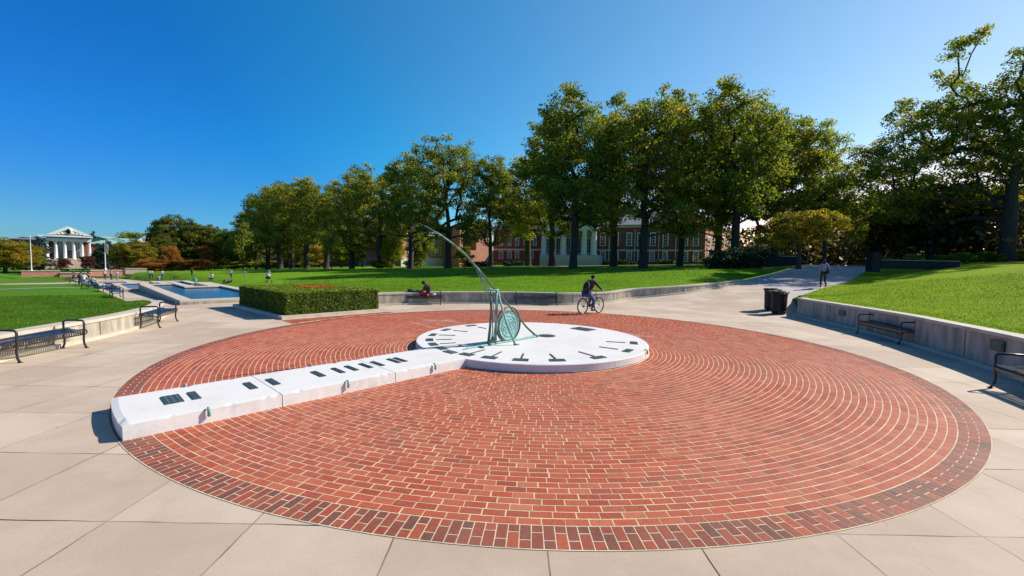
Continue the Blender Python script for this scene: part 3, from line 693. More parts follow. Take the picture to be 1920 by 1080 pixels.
# ------------------------------------------------------------ sundial
AA = -133.5; ad = dirn(AA); an = np.array([-ad[1], ad[0]])
def armp(s, t): p = CEN+ad*s+an*t; return (p[0], p[1])
sun_dial = thing('sundial', 'huge white sundial with a long arm and green bronze pointer in the brick circle', 'sundial', (CEN[0], CEN[1], 0))
def sbuild(mb, name, parent=None, smooth=False):
    """build in world coordinates and hang under the sundial"""
    o = mb.build(name, parent or sun_dial, smooth)
    o.data.transform(Matrix.Translation((-CEN[0], -CEN[1], 0))) if True else None
    return o
mb = MB(); n = 128
def dc(r_, z): return [(CEN[0]+r_*math.cos(2*math.pi*i/n), CEN[1]+r_*math.sin(2*math.pi*i/n), z) for i in range(n)]
rings = [(RD-.05, .0), (RD-.05, .012), (RD, .02), (RD, HD-.015), (RD-.012, HD-.003), (RD-.03, HD)]
vs = sum([dc(a, b) for a, b in rings], [])
mb.add(vs, [(k*n+i, k*n+(i+1) % n, (k+1)*n+(i+1) % n, (k+1)*n+i) for k in range(len(rings)-1) for i in range(n)], 'white_side')
mb.add(dc(RD-.03, HD), [tuple(range(n))], 'white'); sbuild(mb, 'dial_disc')
# arm in three cast blocks with chipped edges
def block(s0, s1, first=False, last=False):
    mb = MB(); HW = .71; rows = []; ns = max(6, int((s1-s0)/.07)); nt = 12
    rnd = random.Random(int(s0*100))
    def z_(s, t, e):
        d = min(HW-abs(t), (s1-s) if last else 9)
        return HD+.004-(max(0, .02-d)*.8)-(rnd.uniform(.004, .016) if d < .03 and rnd.random() < .12 else 0)
    for i in range(ns+1):
        row = []
        for j in range(nt+1):
            t = -HW+2*HW*j/nt; t += (.012 if j == 0 else (-.012 if j == nt else 0))+(rnd.gauss(0, .0008) if j in (0, nt) else 0)
            e = s1 if not last else math.sqrt(max(0, (RB-.03)**2-t*t)); b = s0 if not first else math.sqrt(max(0, (RD-.004)**2-t*t))
            s = b+(e-b)*i/ns
            p = armp(s, t); row.append((p[0], p[1], z_(s if not last else s+(s1-e), t, e)))
        rows.append(row)
    W = nt+1; vs = [p for r_ in rows for p in r_]; mb.add(vs, [(i*W+j, i*W+j+1, (i+1)*W+j+1, (i+1)*W+j) for i in range(ns) for j in range(nt)], 'white')
    bd = [(i, 0) for i in range(ns+1)]+[(ns, j) for j in range(1, nt+1)]+[(i, nt) for i in range(ns-1, -1, -1)]+[(0, j) for j in range(nt-1, 0, -1)]
    top = [rows[i][j] for i, j in bd]; k = len(top); c = CEN
    bot = []
    for (i, j), p in zip(bd, top):
        t = -HW+2*HW*j/nt; o = .014 if j == nt else (-.014 if j == 0 else 0); bot.append((p[0]+an[0]*o, p[1]+an[1]*o, 0))
    mb.add(top+bot, [(i, k+i, k+(i+1) % k, (i+1) % k) for i in range(k)], 'white_side')
    me = sbuild(mb, 'arm_block')
    bm = bmesh.new(); bm.from_mesh(me.data); bmesh.ops.recalc_face_normals(bm, faces=bm.faces); bm.to_mesh(me.data); bm.free()
block(RD, 4.325, first=True); block(4.337, 6.125); block(6.137, RB-.03, last=True)
mj = MB()
for s in (4.331, 6.131): p = armp(s, 0); mj.box((p[0], p[1], (HD-.004)/2), (.012, 1.4, HD-.004), 'joint_dark', rz=R(AA))
mj.box((*armp(RD+.003, 0), .02), (.05, 1.3, .04), 'joint_dark', rz=R(AA))
sbuild(mj, 'arm_joint')
def text_mesh(txt, size):
    cu = bpy.data.curves.new('t', 'FONT'); cu.body = txt; cu.size = size; cu.align_x = 'CENTER'; cu.align_y = 'CENTER'; cu.extrude = .003; cu.resolution_u = 2
    o = bpy.data.objects.new('t', cu); COL.objects.link(o); dg = bpy.context.evaluated_depsgraph_get(); me = bpy.data.meshes.new_from_object(o.evaluated_get(dg))
    V_ = [v.co.copy() for v in me.vertices]; F_ = [tuple(p.vertices) for p in me.polygons]; bpy.data.objects.remove(o); bpy.data.meshes.remove(me); return V_, F_
def plate(ang, r_, wd, dp, txt=None, zt=HD):
    mb = MB(); d = dirn(ang); c = CEN+d*r_
    X = Matrix.Rotation(R(ang)+math.pi/2, 3, 'Z')
    mb.box((c[0], c[1], zt+.006), (wd, dp, .012), 'bronze', X=X)
    # raised frame and numeral
    for sx in (-1, 1): mb.box(Vector((c[0], c[1], zt+.0145))+X @ Vector((sx*(wd/2-.008), 0, 0)), (.012, dp, .005), 'bronze_hi', X=X)
    for sy in (-1, 1): mb.box(Vector((c[0], c[1], zt+.0145))+X @ Vector((0, sy*(dp/2-.008), 0)), (wd-.028, .012, .005), 'bronze_hi', X=X)
    if txt:
        V_, F_ = text_mesh(txt, dp*.78); w_ = max(v.x for v in V_)-min(v.x for v in V_); k = min(1, wd*.82/w_)
        mb.add([Vector((c[0], c[1], zt+.0155))+X @ Vector((v.x*k, v.y, v.z)) for v in V_], F_, 'bronze_hi')
    sbuild(mb, 'hour_plate')
def bar(ang, r0, r1, wd=.028):
    mb = MB(); d = dirn(ang); c = CEN+d*(r0+r1)/2; mb.box((c[0], c[1], HD+.007), (r1-r0, wd, .014), 'bronze', rz=R(ang)); sbuild(mb, 'hour_line')
for ang, txt, r0, r1 in ((-123.8, 'XI', 1.93, 2.4), (-111.5, 'X', 1.92, 2.4), (-97, 'IX', 1.95, 2.4), (-80.6, 'VIII', 1.95, 2.4), (-59.5, 'VII', 1.9, 2.4), (-34.5, 'VI', 1.85, 2.3), (-11.3, 'V', 1.87, 2.33),
                         (-143, 'I', 1.98, 2.35), (-154.5, 'II', 2.0, 2.38), (-167.5, 'III', 2.0, 2.38), (176, 'IIII', 1.95, 2.38), (156, 'V', 1.85, 2.3), (132, 'VI', 1.82, 2.2)):
    plate(ang, 2.53, .31, .17, txt); bar(ang, r0, r1)
plate(-133.2, 2.6, .31, .17, 'XII'); plate(45, 2.24, .62, .42)
mb = MB(); c = CEN+dirn(-134)*1.87; mb.box((c[0], c[1], HD+.011), (.5, .07, .022), 'bronze', rz=R(-134)); sbuild(mb, 'hour_line')
for s, l in ((7.25, .2), (7.01, .095), (6.32, .095), (6.01, .095), (5.32, .095), (4.98, .08), (4.74, .08), (4.47, .08), (4.24, .08), (3.9, .08), (3.76, .08)):
    mb = MB(); p = armp(s, -.06); mb.box((p[0], p[1], HD+.01), (l, .42, .012), 'bronze', rz=R(AA))
    for o in (-.3, 0, .3): q = armp(s+o*l, -.06); mb.box((q[0], q[1], HD+.0185), (l*.06, .38, .005), 'bronze_hi', rz=R(AA))
    sbuild(mb, 'month_strip')
def spot(p, outd, zt):
    mb = MB(); x, y = p; o = Vector((outd[0], outd[1], 0))*.5; b = Vector((x, y, zt))
    mb.tube([b-o*.1+Vector((0, 0, .012)), b+o*.01+Vector((0, 0, .03)), b+o*.05+Vector((0, 0, .01)), b+o*.06+Vector((0, 0, -.05))], [.008, .012, .019, .017], 'verdigris_pale', 10)
    mb.tube([b+o*.06+Vector((0, 0, -.05)), b+o*.06+Vector((0, 0, -.075))], [.02, .02], 'verdigris', 10); sbuild(mb, 'spotlight', smooth=True)
for s in (7.0, 5.18, 3.52): spot(armp(s, .71), an, HD); spot(armp(s, -.71), -an, HD)
d = dirn(-29); spot(CEN+d*RD, d, HD); d = dirn(66); spot(CEN+d*RD, d, HD); d = dirn(150); spot(CEN+d*RD, d, HD)
mb = MB(); mb.lathe([(0, .006), (.2, .006), (.235, .004), (.24, 0)], 'bronze', (.93, 11.26, HD), 32); sbuild(mb, 'base_medallion')
# gnomon, drawn in its own vertical plane: u along the arm, z up
GB = np.array([.64, 11.01]); gd = dirn(-134); gn = np.array([-gd[1], gd[0]])
def gp(u, z, o=0.0): p = GB+gd*u+gn*o; return (p[0], p[1], z)
gno = thing('gnomon', None, None); gno.parent = sun_dial; gno.location = (0, 0, 0)
def gbuild(mb, name, smooth=True): return sbuild(mb, name, gno, smooth)
mb = MB(); mb.tube([gp(-.02, HD+.02), gp(.36, .46), gp(.74, .80), gp(1.1, 1.12), gp(1.46, 1.43), gp(1.74, 1.69), gp(2.0, 1.93), gp(2.2, 2.08), gp(2.45, 2.27)], [.03, .024, .022, .022, .021, .02, .018, .016, .014], 'verdigris_dark', 8)
gbuild(mb, 'style_bar')
mb = MB()
for o in (-.035, .035):
    mb.tube([gp(1.56, .26, o*.5), gp(1.5, .5, o*1.1), gp(1.5, .76, o*1.3), gp(1.56, 1.06, o*1.2), gp(1.66, 1.3, o*1.1), gp(1.77, 1.48, o), gp(1.9, 1.7, o), gp(2.02, 1.92, o*.9), gp(2.22, 2.1, o*.7), gp(2.45, 2.285, o*.5), gp(2.72, 2.45, o*.4), gp(3.0, 2.6, o*.3), gp(3.4, 2.765, o*.15)],
            [.014, .014, .014, .014, .014, .014, .013, .013, .013, .013, .012, .011, .008], 'verdigris', 7)
mb.tube([gp(2.3, 2.17), gp(2.72, 2.45), gp(3.0, 2.6), gp(3.43, 2.78)], [.015, .018, .017, .01], 'verdigris', 7)
gbuild(mb, 'curved_blade')
mb = MB()
mb.tube([gp(1.67, HD), gp(1.62, .6), gp(1.59, .95), gp(1.62, 1.28), gp(1.6, 1.43)], [.034, .03, .026, .022, .02], 'verdigris_dark', 8)
mb.tube([gp(1.67, HD+.02), gp(1.5, .36), gp(1.43, .62), gp(1.42, .9), gp(1.45, 1.2), gp(1.42, 1.42)], [.02]*6, 'verdigris', 8)
gbuild(mb, 'leg'); mb = MB()
mb.tube([gp(1.45, HD), gp(1.435, .8), gp(1.42, 1.44)], [.036, .028, .022], 'verdigris', 8); gbuild(mb, 'leg'); mb = MB()
mb.tube([gp(1.15, HD, .36), gp(1.27, .7, .17), gp(1.36, 1.2, .04), gp(1.4, 1.46, 0)], [.026, .026, .024, .02], 'verdigris_pale', 8); mb.box(gp(1.12, HD+.008, .37), (.14, .06, .016), 'verdigris_dark', rz=R(-134)); gbuild(mb, 'leg'); mb = MB()
mb.tube([gp(1.15, HD, -.36), gp(1.27, .7, -.17), gp(1.36, 1.2, -.04), gp(1.4, 1.46, 0)], [.024, .024, .022, .02], 'verdigris', 8); gbuild(mb, 'leg')
mb = MB(); mb.tube([(gp(1.53, 1.45)[0]+.11*math.cos(t), gp(1.53, 1.45)[1]+.11*math.sin(t), 1.45) for t in np.linspace(0, 2*math.pi, 20, endpoint=False)], .018, 'verdigris_pale', 6, closed=True); gbuild(mb, 'collar_ring')
mb = MB(); uc, zc = 1.02, .6
mb.tube([gp(uc+.40*math.cos(t), zc+.42*math.sin(t)) for t in np.linspace(0, 2*math.pi, 48, endpoint=False)], .022, 'verdigris_dark', 8, closed=True)
mb.tube([gp(uc+.345*math.cos(t), zc-.03+.36*math.sin(t)) for t in np.linspace(0, 2*math.pi, 48, endpoint=False)], .014, 'verdigris', 8, closed=True); gbuild(mb, 'hoop')
# seal disc: relief rings and a worn relief field
mb = MB(); NR, NA = 26, 72; rr_ = random.Random(5)
for side in (-1, 1):
    vs = []; 
    for i in range(NR+1):
        q = i/NR; 
        for j in range(NA):
            t = 2*math.pi*j/NA; rad = q*.325
            h = .012
            if .70 < q < .76 or q > .94: h = .026
            elif q >= .76: h = .012+(.008 if (j % 3 == 0) else 0)
            elif q < .70: h = .012+.016*max(0, math.sin(9*q*3+3*t)*math.cos(5*t-7*q)+rr_.uniform(-.35, .35))
            vs.append(gp(uc+rad*math.cos(t), zc-.03+rad*math.sin(t)*1.04, side*h))
    mb.add(vs, [(i*NA+j, i*NA+(j+1) % NA, (i+1)*NA+(j+1) % NA, (i+1)*NA+j)[::side] for i in range(NR) for j in range(NA)], 'verdigris_pale')
gbuild(mb, 'seal_disc')
mb = MB(); mb.tube([gp(-.03, HD+.03), gp(1.0, HD+.022), gp(2.3, HD+.018), gp(2.42, HD+.01)], [.035, .026, .024, .012], 'verdigris_pale', 8)
mb.box(gp(-.02, HD+.03), (.1, .08, .06), 'verdigris', rz=R(-134))
mb.box(gp(1.95, HD+.02), (.04, .3, .025), 'verdigris_dark', rz=R(-134)); gbuild(mb, 'base_bar', False)

# ------------------------------------------------------------ hedge with its kerb
hedge = thing('hedge', 'clipped square green hedge with a low concrete kerb between pool and brick circle', 'hedge', (-7.75, 14.5, 0))
hu = np.array([-.745, .667]); hv = np.array([.690, .724]); HO = np.array([-7.75, 14.52])
def hp(a, b, z=0): p = HO+hu*a+hv*b; return (p[0], p[1], z)
mb = MB(); LU, LV = 5.3, 3.9
def frame(mb, a0, a1, b0, b1, w_, z0, z1, m):
    o = [hp(a0, b0), hp(a1, b0), hp(a1, b1), hp(a0, b1)]; i = [hp(a0+w_, b0+w_), hp(a1-w_, b0+w_), hp(a1-w_, b1-w_), hp(a0+w_, b1-w_)]
    vs = [(p[0], p[1], z) for z in (z0, z1) for p in o+i]
    fs = []
    for k in range(4):
        j = (k+1) % 4; fs += [(k, j, 8+j, 8+k), (8+k, 8+j, 12+j, 12+k), (12+k, 12+j, 4+j, 4+k)]
    mb.add(vs, fs, m)
frame(mb, 0, LU, 0, LV, .16, -.2, .12, 'cap')
k_ = mb.build('kerb', hedge); k_.location = (7.75, -14.5, 0)
mb = MB(); mb.prism([hp(.26, .26), hp(LU-.2, .26), hp(LU-.2, LV-.26), hp(.26, LV-.26)], .02, .8, 'hedge_core'); c_ = mb.build('shade_core', hedge); c_.location = (7.75, -14.5, 0)  # solid core; its dark colour stands in for the shade inside the hedge
def leafquads(C, size, nrm, rng, asp=1.6, rndn=.6):
    """C (n,3) centres -> rhombic leaves with random tilt round nrm"""
    n = len(C); q = nrm+rng.normal(0, rndn, (n, 3)); q /= np.linalg.norm(q, axis=1)[:, None]+1e-9
    r_ = rng.normal(0, 1, (n, 3)); a = np.cross(q, r_); a /= np.linalg.norm(a, axis=1)[:, None]+1e-9; b = np.cross(q, a)
    s = (size*rng.uniform(.65, 1.35, n))[:, None]
    Vv = np.empty((n, 4, 3)); Vv[:, 0] = C-a*s*asp*.5; Vv[:, 1] = C+b*s*.5; Vv[:, 2] = C+a*s*asp*.5; Vv[:, 3] = C-b*s*.5
    return Vv.reshape(-1, 3), np.arange(n*4).reshape(n, 4)
def hleaf(name, n, fn, tintf, size, matn):
    pts, nr = fn(n); Vv, F = leafquads(pts, size, nr, RNG, 1.5, .75)
    return raw_mesh(name, Vv, F, matn, {'tint': ('FACE', 'FLOAT', tintf(pts))}, hedge)
def face_pts(n):
    out = []; nr = []
    lu, lv = LU-.42, LV-.42; ht = .8
    areas = np.array([lu*lv*1.1, lu*ht*1.5, lv*ht*1.5, lu*ht*.5, lv*ht*.5]); cnt = (areas/areas.sum()*n).astype(int)
    a0, b0 = .2, .2
    for k, c in enumerate(cnt):
        x, y = RNG.random(c), RNG.random(c)
        dep = np.abs(RNG.normal(0, .035, c))-.02
        if k == 0: A, B, Z = a0+x*lu, b0+y*lv, .90-dep+.018*np.sin(A_s(x, y)); nn = (0, 0, 1)
        elif k == 1: A, B, Z = a0+x*lu, b0+dep, .1+y*ht; nn = (-hv[0], -hv[1], 0)
        elif k == 2: A, B, Z = a0+dep, b0+x*lv, .1+y*ht; nn = (-hu[0], -hu[1], 0)
        elif k == 3: A, B, Z = a0+x*lu, b0+lv-dep, .1+y*ht; nn = (hv[0], hv[1], 0)
        else: A, B, Z = a0+lu-dep, b0+x*lv, .1+y*ht; nn = (hu[0], hu[1], 0)
        out.append(np.c_[HO[0]+hu[0]*A+hv[0]*B+7.75, HO[1]+hu[1]*A+hv[1]*B-14.5, Z]); nr.append(np.tile(nn, (c, 1)))
    return np.vstack(out), np.vstack(nr)
def A_s(x, y): return x*31+np.sin(y*23)*2
def htint(p):
    nz = np.sin(p[:, 0]*5+np.sin(p[:, 1]*7)*2)*.08+np.sin(p[:, 2]*11+p[:, 0]*9)*.06
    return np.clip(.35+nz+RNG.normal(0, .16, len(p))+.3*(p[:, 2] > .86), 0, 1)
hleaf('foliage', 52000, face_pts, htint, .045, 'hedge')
def mid_pts(n):
    A = LU*.34+RNG.random(n)*LU*.34; B = LV*.42+RNG.random(n)*LV*.3; Z = .9+RNG.random(n)*.07
    return np.c_[HO[0]+hu[0]*A+hv[0]*B+7.75, HO[1]+hu[1]*A+hv[1]*B-14.5, Z], np.tile((0, 0, 1), (n, 1))
f_ = hleaf('reddish_foliage', 1900, mid_pts, lambda p: np.clip(RNG.normal(.55, .25, len(p)), 0, 1), .05, 'leaf_o'); f_['label'] = 'rusty red shoots in the middle of the hedge'

# ------------------------------------------------------------ stepped fountain
def rim(mb, poly, w_, z0, z1, m):
    n = len(poly); c = []
    for i in range(n):
        a, b, d = Vector(poly[i-1]), Vector(poly[i]), Vector(poly[(i+1) % n])
        n1 = Vector((-(b-a).y, (b-a).x)).normalized(); n2 = Vector((-(d-b).y, (d-b).x)).normalized(); k = 1+n1.dot(n2)
        c.append(b+(n1+n2)*(w_/max(.3, k)))
    vs = [(p[0], p[1], z) for z in (z0, z1) for p in list(poly)+[tuple(q) for q in c]]
    fs = []
    for k in range(n):
        j = (k+1) % n; fs += [(k, j, 2*n+j, 2*n+k), (2*n+k, 2*n+j, 3*n+j, 3*n+k), (3*n+k, 3*n+j, n+j, n+k)]
    mb.add(vs, fs, m); return [tuple(q) for q in c]
def basin(uv, w_, zt, depth, label, wdrop=.12, below=1.6):
    root = thing('fountain_basin', label, 'fountain basin', group='stepped pools of the fountain')
    poly = [UV(*p) for p in uv]
    ar = sum(poly[i][0]*poly[(i+1) % len(poly)][1]-poly[(i+1) % len(poly)][0]*poly[i][1] for i in range(len(poly)))
    if ar < 0: poly = poly[::-1]
    mb = MB(); rim(mb, poly, w_-.06, zt-below, zt-.07, 'wall'); mb.build('basin_wall', root)
    poly2 = poly; mb = MB()
    inner = rim(mb, poly2, w_, zt-.07, zt, 'cap'); mb.build('rim', root)
    mb = MB(); me = MB(); ii = [(p[0], p[1]) for p in inner]
    out = delaunay_2d_cdt([Vector(p) for p in ii], [(i, (i+1) % len(ii)) for i in range(len(ii))], [list(range(len(ii)))], 1, 1e-4)
    mb.add([(v.x, v.y, zt-wdrop) for v in out[0]], [tuple(f) for f in out[2]], 'water'); o = mb.build('water', root); 
    if o.data.polygons[0].normal.z < 0: o.data.flip_normals()
basin([(0, 0), (15, 0), (15, 1.2), (17.6, 1.2), (17.6, 2.3), (11, 2.3), (11, 3.2), (16, 3.2), (16, 4.2), (0, 4.2)], .5, .16, 1, 'nearest and largest fountain pool with blue water and a notched far rim beside the hedge')
basin([(15.1, -.9), (23, -.9), (23, 1.1), (15.1, 1.1)], .4, -.14, 1, 'second fountain pool stepping down behind the largest pool')
basin([(23.1, -1.5), (32, -1.5), (32, 1.0), (23.1, 1.0)], .5, -.42, 1, 'third and lower fountain pool near the row of far benches')
basin([(32.1, -1.5), (41, -1.5), (41, 1.4), (32.1, 1.4)], .5, -.72, 1, 'farthest and lowest fountain pool in front of the standing group')
basin([(18.5, 1.8), (27, 1.8), (27, 4.6), (18.5, 4.6)], .6, -.2, 1, 'narrow fountain pool on the lawn side behind the notched rim')

# ------------------------------------------------------------ benches
def bench(x, y, z, ang, L, frames, label, group='black steel strap benches around the plaza', parts=True):
    """front edge starts at (x,y); runs L along ang; depth to the left of ang"""
    root = thing('bench', label, 'bench', (x, y, z), R(ang), group); mb = MB(); nsl = int(L/.053)
    prof = [(.035, .295), (.0, .305), (-.022, .335), (-.024, .375), (-.004, .408), (.04, .422), (.12, .412), (.2, .406), (.3, .415), (.36, .435), (.395, .44), (.415, .41), (.405, .37)]
    for i in range(nsl):
        xc = (i+.5)*L/nsl; w_ = .0185
        vs = []
        for (py, pz_) in prof: vs += [(xc-w_, py, pz_), (xc+w_, py, pz_), (xc+w_, py+.001, pz_-.006), (xc-w_, py+.001, pz_-.006)]
        fs = []
        for k in range(len(prof)-1):
            a, b = 4*k, 4*k+4; fs += [(a, a+1, b+1, b), (a+1, a+2, b+2, b+1), (a+2, a+3, b+3, b+2), (a+3, a, b, b+3)]
        mb.add(vs, fs, 'black')
    for yy, zz in ((.03, .30), (.40, .375), (.2, .39)): mb.tube([(0, yy, zz), (L, yy, zz)], .014, 'black', 7)
    mb.build('seat', root)
    for fx in frames:
        m2 = MB(); r_ = .021
        m2.tube([(fx, -.045, .01), (fx, -.005, .09), (fx, .005, .2), (fx, -.012, .36), (fx, -.012, .57), (fx, .0, .6), (fx, .03, .62), (fx, .2, .625), (fx, .37, .62), (fx, .4, .6), (fx, .412, .57), (fx, .41, .4), (fx, .4, .2), (fx, .405, .09), (fx, .44, .01)], r_, 'black', 8)
        m2.tube([(fx, 0, .33), (fx, .2, .34), (fx, .4, .38)], .014, 'black', 6)
        for yy in (-.05, .445): m2.tube([(fx, yy, 0), (fx, yy, .014)], [.045, .035], 'black', 10)
        m2.build('armrest_frame', root, True)
    return root
def bench2p(a, b, frames_rel, label, ext=(0, 0), **k):
    # a,b = front-foot positions of the end frames; the seat lies to the left of a->b
    v = Vector(b)-Vector(a); L = v.length; d = v/L; s = Vector(a)-d*ext[0]; LL = L+ext[0]+ext[1]
    return bench(s.x, s.y, P(s.x, s.y), math.degrees(math.atan2(d.y, d.x)), LL, [ext[0]+f*L for f in frames_rel], label, **k)
# plaza side is to the right of travel, the wall to the left
bench2p((-9.33, 6.75), (-9.59, 9.62), (0, .5, 1), 'long black strap bench at the left edge, in front of the curved wall', (.08, .08))
bench2p((-10.28, 12.5), (-10.78, 13.8), (0, 1), 'short black strap bench by the left wall, nearest the fountain pool', (.1, .15))
bench2p((-4.92, 20.2), (-3.38, 20.4), (0, 1), 'black strap bench at the centre wall with a man sitting on it', (.12, .1))
bench2p((.22, 21.0), (2.2, 21.05), (0, 1), 'empty black strap bench at the centre wall, right of the bronze pointer', (.1, .05))
bench2p((11.1, 13.75), (10.75, 11.85), (0, 1), 'black strap bench beside the shaded right wall, between the two plaques', (.06, .06))
bench2p((8.62, 7.6), (7.95, 5.85), (0, 1), 'black strap bench cut off by the right edge, its shadow on the paving', (.03, .06))

# ------------------------------------------------------------ litter bins
def bin_(x, y, rz, label):
    root = thing('trash_bin', label, 'trash bin', (x, y, P(x, y)), rz, 'black trash bins at the end of the right wall'); n = 28
    mb = MB()
    for i in range(n):
        t = 2*math.pi*i/n; c, s = math.cos(t), math.sin(t); tx, ty = -s*.022, c*.022
        prof = [(.27, .04), (.285, .1), (.3, .5), (.305, .8), (.33, .9), (.385, .97), (.4, .965)]
        vs = []
        for r_, z in prof: vs += [(r_*c-tx, r_*s-ty, z), (r_*c+tx, r_*s+ty, z), ((r_-.008)*c+tx, (r_-.008)*s+ty, z), ((r_-.008)*c-tx, (r_-.008)*s-ty, z)]
        fs = []
        for k in range(len(prof)-1): a, b = 4*k, 4*k+4; fs += [(a, a+1, b+1, b), (a+1, a+2, b+2, b+1), (a+2, a+3, b+3, b+2), (a+3, a, b, b+3)]
        mb.add(vs, fs, 'bin_black')
    for r_, z in ((.292, .12), (.31, .84)): mb.tube([(r_*math.cos(t), r_*math.sin(t), z) for t in np.linspace(0, 2*math.pi, 32, endpoint=False)], .014, 'bin_black', 6, closed=True)
    mb.build('slatted_body', root)
    mb = MB(); mb.lathe([(.25, .03), (.265, .1), (.275, .85), (.25, .86), (.24, .2), (0, .15)], 'bin_black', n=28); mb.build('liner', root, True)
    mb = MB(); mb.lathe([(.33, .93), (.35, .955), (.33, .985), (.26, 1.0), (.17, .985), (.16, .95), (.2, .93)], 'bin_black', n=32); mb.build('lid_ring', root, True)
    mb = MB(); mb.lathe([(.25, 0), (.25, .03), (.2, .035), (.2, 0)], 'bin_black', n=24); mb.build('base_ring', root)
bin_(11.62, 18.75, .3, 'nearer black slatted trash bin standing against the end of the shaded wall')
bin_(11.9, 19.75, .9, 'farther black slatted trash bin, half hidden by the nearer bin')

# ------------------------------------------------------------ people
def skin_mesh(nodes, edges, root, mats, sub=1):
    me = bpy.data.meshes.new('tmp'); names = list(nodes); ix = {k: i for i, k in enumerate(names)}
    me.from_pydata([nodes[k][0] for k in names], [(ix[a], ix[b]) for a, b in edges], [])
    o = bpy.data.objects.new('tmp', me); COL.objects.link(o); md = o.modifiers.new('s', 'SKIN')
    for i, k in enumerate(names):
        r_ = nodes[k][1]; sv = me.skin_vertices[0].data[i]; sv.radius = r_ if isinstance(r_, tuple) else (r_, r_); sv.use_root = (k == root)
    md.use_smooth_shade = True; s = o.modifiers.new('u', 'SUBSURF'); s.levels = sub; s.render_levels = sub
    dg = bpy.context.evaluated_depsgraph_get(); r_ = bpy.data.meshes.new_from_object(o.evaluated_get(dg)); bpy.data.objects.remove(o); bpy.data.meshes.remove(me)
    return r_
def tomb(me, mb, m):
    mb.add([v.co.copy() for v in me.vertices], [tuple(p.vertices) for p in me.polygons], m)
POSES = {
 'stand': dict(hip=(0, 0, .93), chest=(0, .01, 1.28), neck=(0, .01, 1.47), head=(0, .03, 1.6), top=(0, .03, 1.7), shl=(-.18, 0, 1.41), shr=(.18, 0, 1.41), ell=(-.23, -.03, 1.13), elr=(.23, -.03, 1.13), wrl=(-.23, .06, .88), wrr=(.23, .06, .88),
   hl=(-.09, 0, .9), hr=(.09, 0, .9), kl=(-.1, .03, .49), kr=(.1, .02, .49), al=(-.11, 0, .08), ar=(.11, -.01, .08), tl=(-.12, .16, .03), tr=(.13, .15, .03)),
 'walk': dict(hip=(0, 0, .92), chest=(0, .03, 1.27), neck=(0, .05, 1.46), head=(0, .09, 1.58), top=(0, .09, 1.68), shl=(-.17, .03, 1.4), shr=(.17, .03, 1.4), ell=(-.24, -.12, 1.15), elr=(.24, .05, 1.13), wrl=(-.22, -.08, .9), wrr=(.2, .24, 1.0),
   hl=(-.08, 0, .89), hr=(.08, 0, .89), kl=(-.09, .2, .5), kr=(.08, -.02, .48), al=(-.08, .22, .08), ar=(.08, -.32, .17), tl=(-.08, .38, .04), tr=(.08, -.2, .07)),
 'sit': dict(hip=(0, 0, .5), chest=(0, -.02, .84), neck=(0, .05, 1.02), head=(0, .14, 1.13), top=(0, .16, 1.23), shl=(-.17, .0, .97), shr=(.17, .0, .97), ell=(-.22, .16, .74), elr=(.22, .16, .74), wrl=(-.12, .36, .68), wrr=(.12, .36, .68),
   hl=(-.09, .03, .49), hr=(.09, .03, .49), kl=(-.13, .44, .5), kr=(.13, .44, .5), al=(-.13, .42, .08), ar=(.13, .46, .08), tl=(-.14, .58, .03), tr=(.14, .62, .03)),
 'ground': dict(hip=(0, 0, .13), chest=(0, -.06, .46), neck=(0, -.02, .64), head=(0, .04, .76), top=(0, .05, .86), shl=(-.17, -.05, .6), shr=(.17, -.05, .6), ell=(-.22, .1, .38), elr=(.22, .08, .38), wrl=(-.12, .32, .4), wrr=(.12, .3, .4),
   hl=(-.09, .03, .12), hr=(.09, .03, .12), kl=(-.14, .34, .4), kr=(.16, .36, .36), al=(-.1, .62, .07), ar=(.1, .66, .07), tl=(-.1, .78, .1), tr=(.1, .82, .1)),
 'lie': dict(hip=(0, 0, .12), chest=(0, -.36, .14), neck=(0, -.53, .15), head=(0, -.66, .2), top=(0, -.76, .24), shl=(-.17, -.46, .13), shr=(.17, -.46, .13), ell=(-.3, -.3, .1), elr=(.3, -.35, .1), wrl=(-.2, -.1, .22), wrr=(.22, -.12, .2),
   hl=(-.09, .03, .11), hr=(.09, .03, .11), kl=(-.1, .42, .3), kr=(.12, .44, .14), al=(-.1, .7, .07), ar=(.12, .86, .08), tl=(-.1, .82, .12), tr=(.12, .92, .18)),
 'lounge': dict(hip=(0, 0, .52), chest=(0, -.1, .82), neck=(0, .06, 1.02), head=(0, .16, 1.06), top=(0, .22, 1.14), shl=(-.17, .0, .95), shr=(.17, .0, .95), ell=(-.2, .2, .68), elr=(.2, .2, .68), wrl=(-.08, .38, .7), wrr=(.08, .36, .7),
   hl=(-.09, .05, .51), hr=(.09, .05, .51), kl=(-.1, .46, .7), kr=(.11, .48, .66), al=(-.08, .84, .5), ar=(.1, .8, .5), tl=(-.08, 1.0, .56), tr=(.1, .96, .56)),
 'ride': dict(hip=(0, -.30, .86), chest=(0, -.1, 1.2), neck=(0, .03, 1.36), head=(0, .1, 1.48), top=(0, .11, 1.58), shl=(-.17, .0, 1.3), shr=(.17, .0, 1.3), ell=(-.24, .2, 1.1), elr=(.24, .2, 1.1), wrl=(-.24, .4, 1.0), wrr=(.24, .4, 1.0),
   hl=(-.09, -.26, .83), hr=(.09, -.26, .83), kl=(-.11, .12, .72), kr=(.11, .04, .56), al=(-.12, .02, .36), ar=(.12, -.08, .19), tl=(-.12, .15, .33), tr=(.12, .06, .15)),
}
SK = {}
def cmat(c, rough=.85):
    k = 'cloth_%02x%02x%02x' % tuple(int(max(0, min(1, v))*255) for v in c)
    if k not in M: M[k] = mat(k, c, tuple(v*.8 for v in c), scale=9, rough=rough, bump=.3, bscale=18)
    return k
SKIN1 = (.48, .27, .19); SKIN2 = (.16, .08, .05)
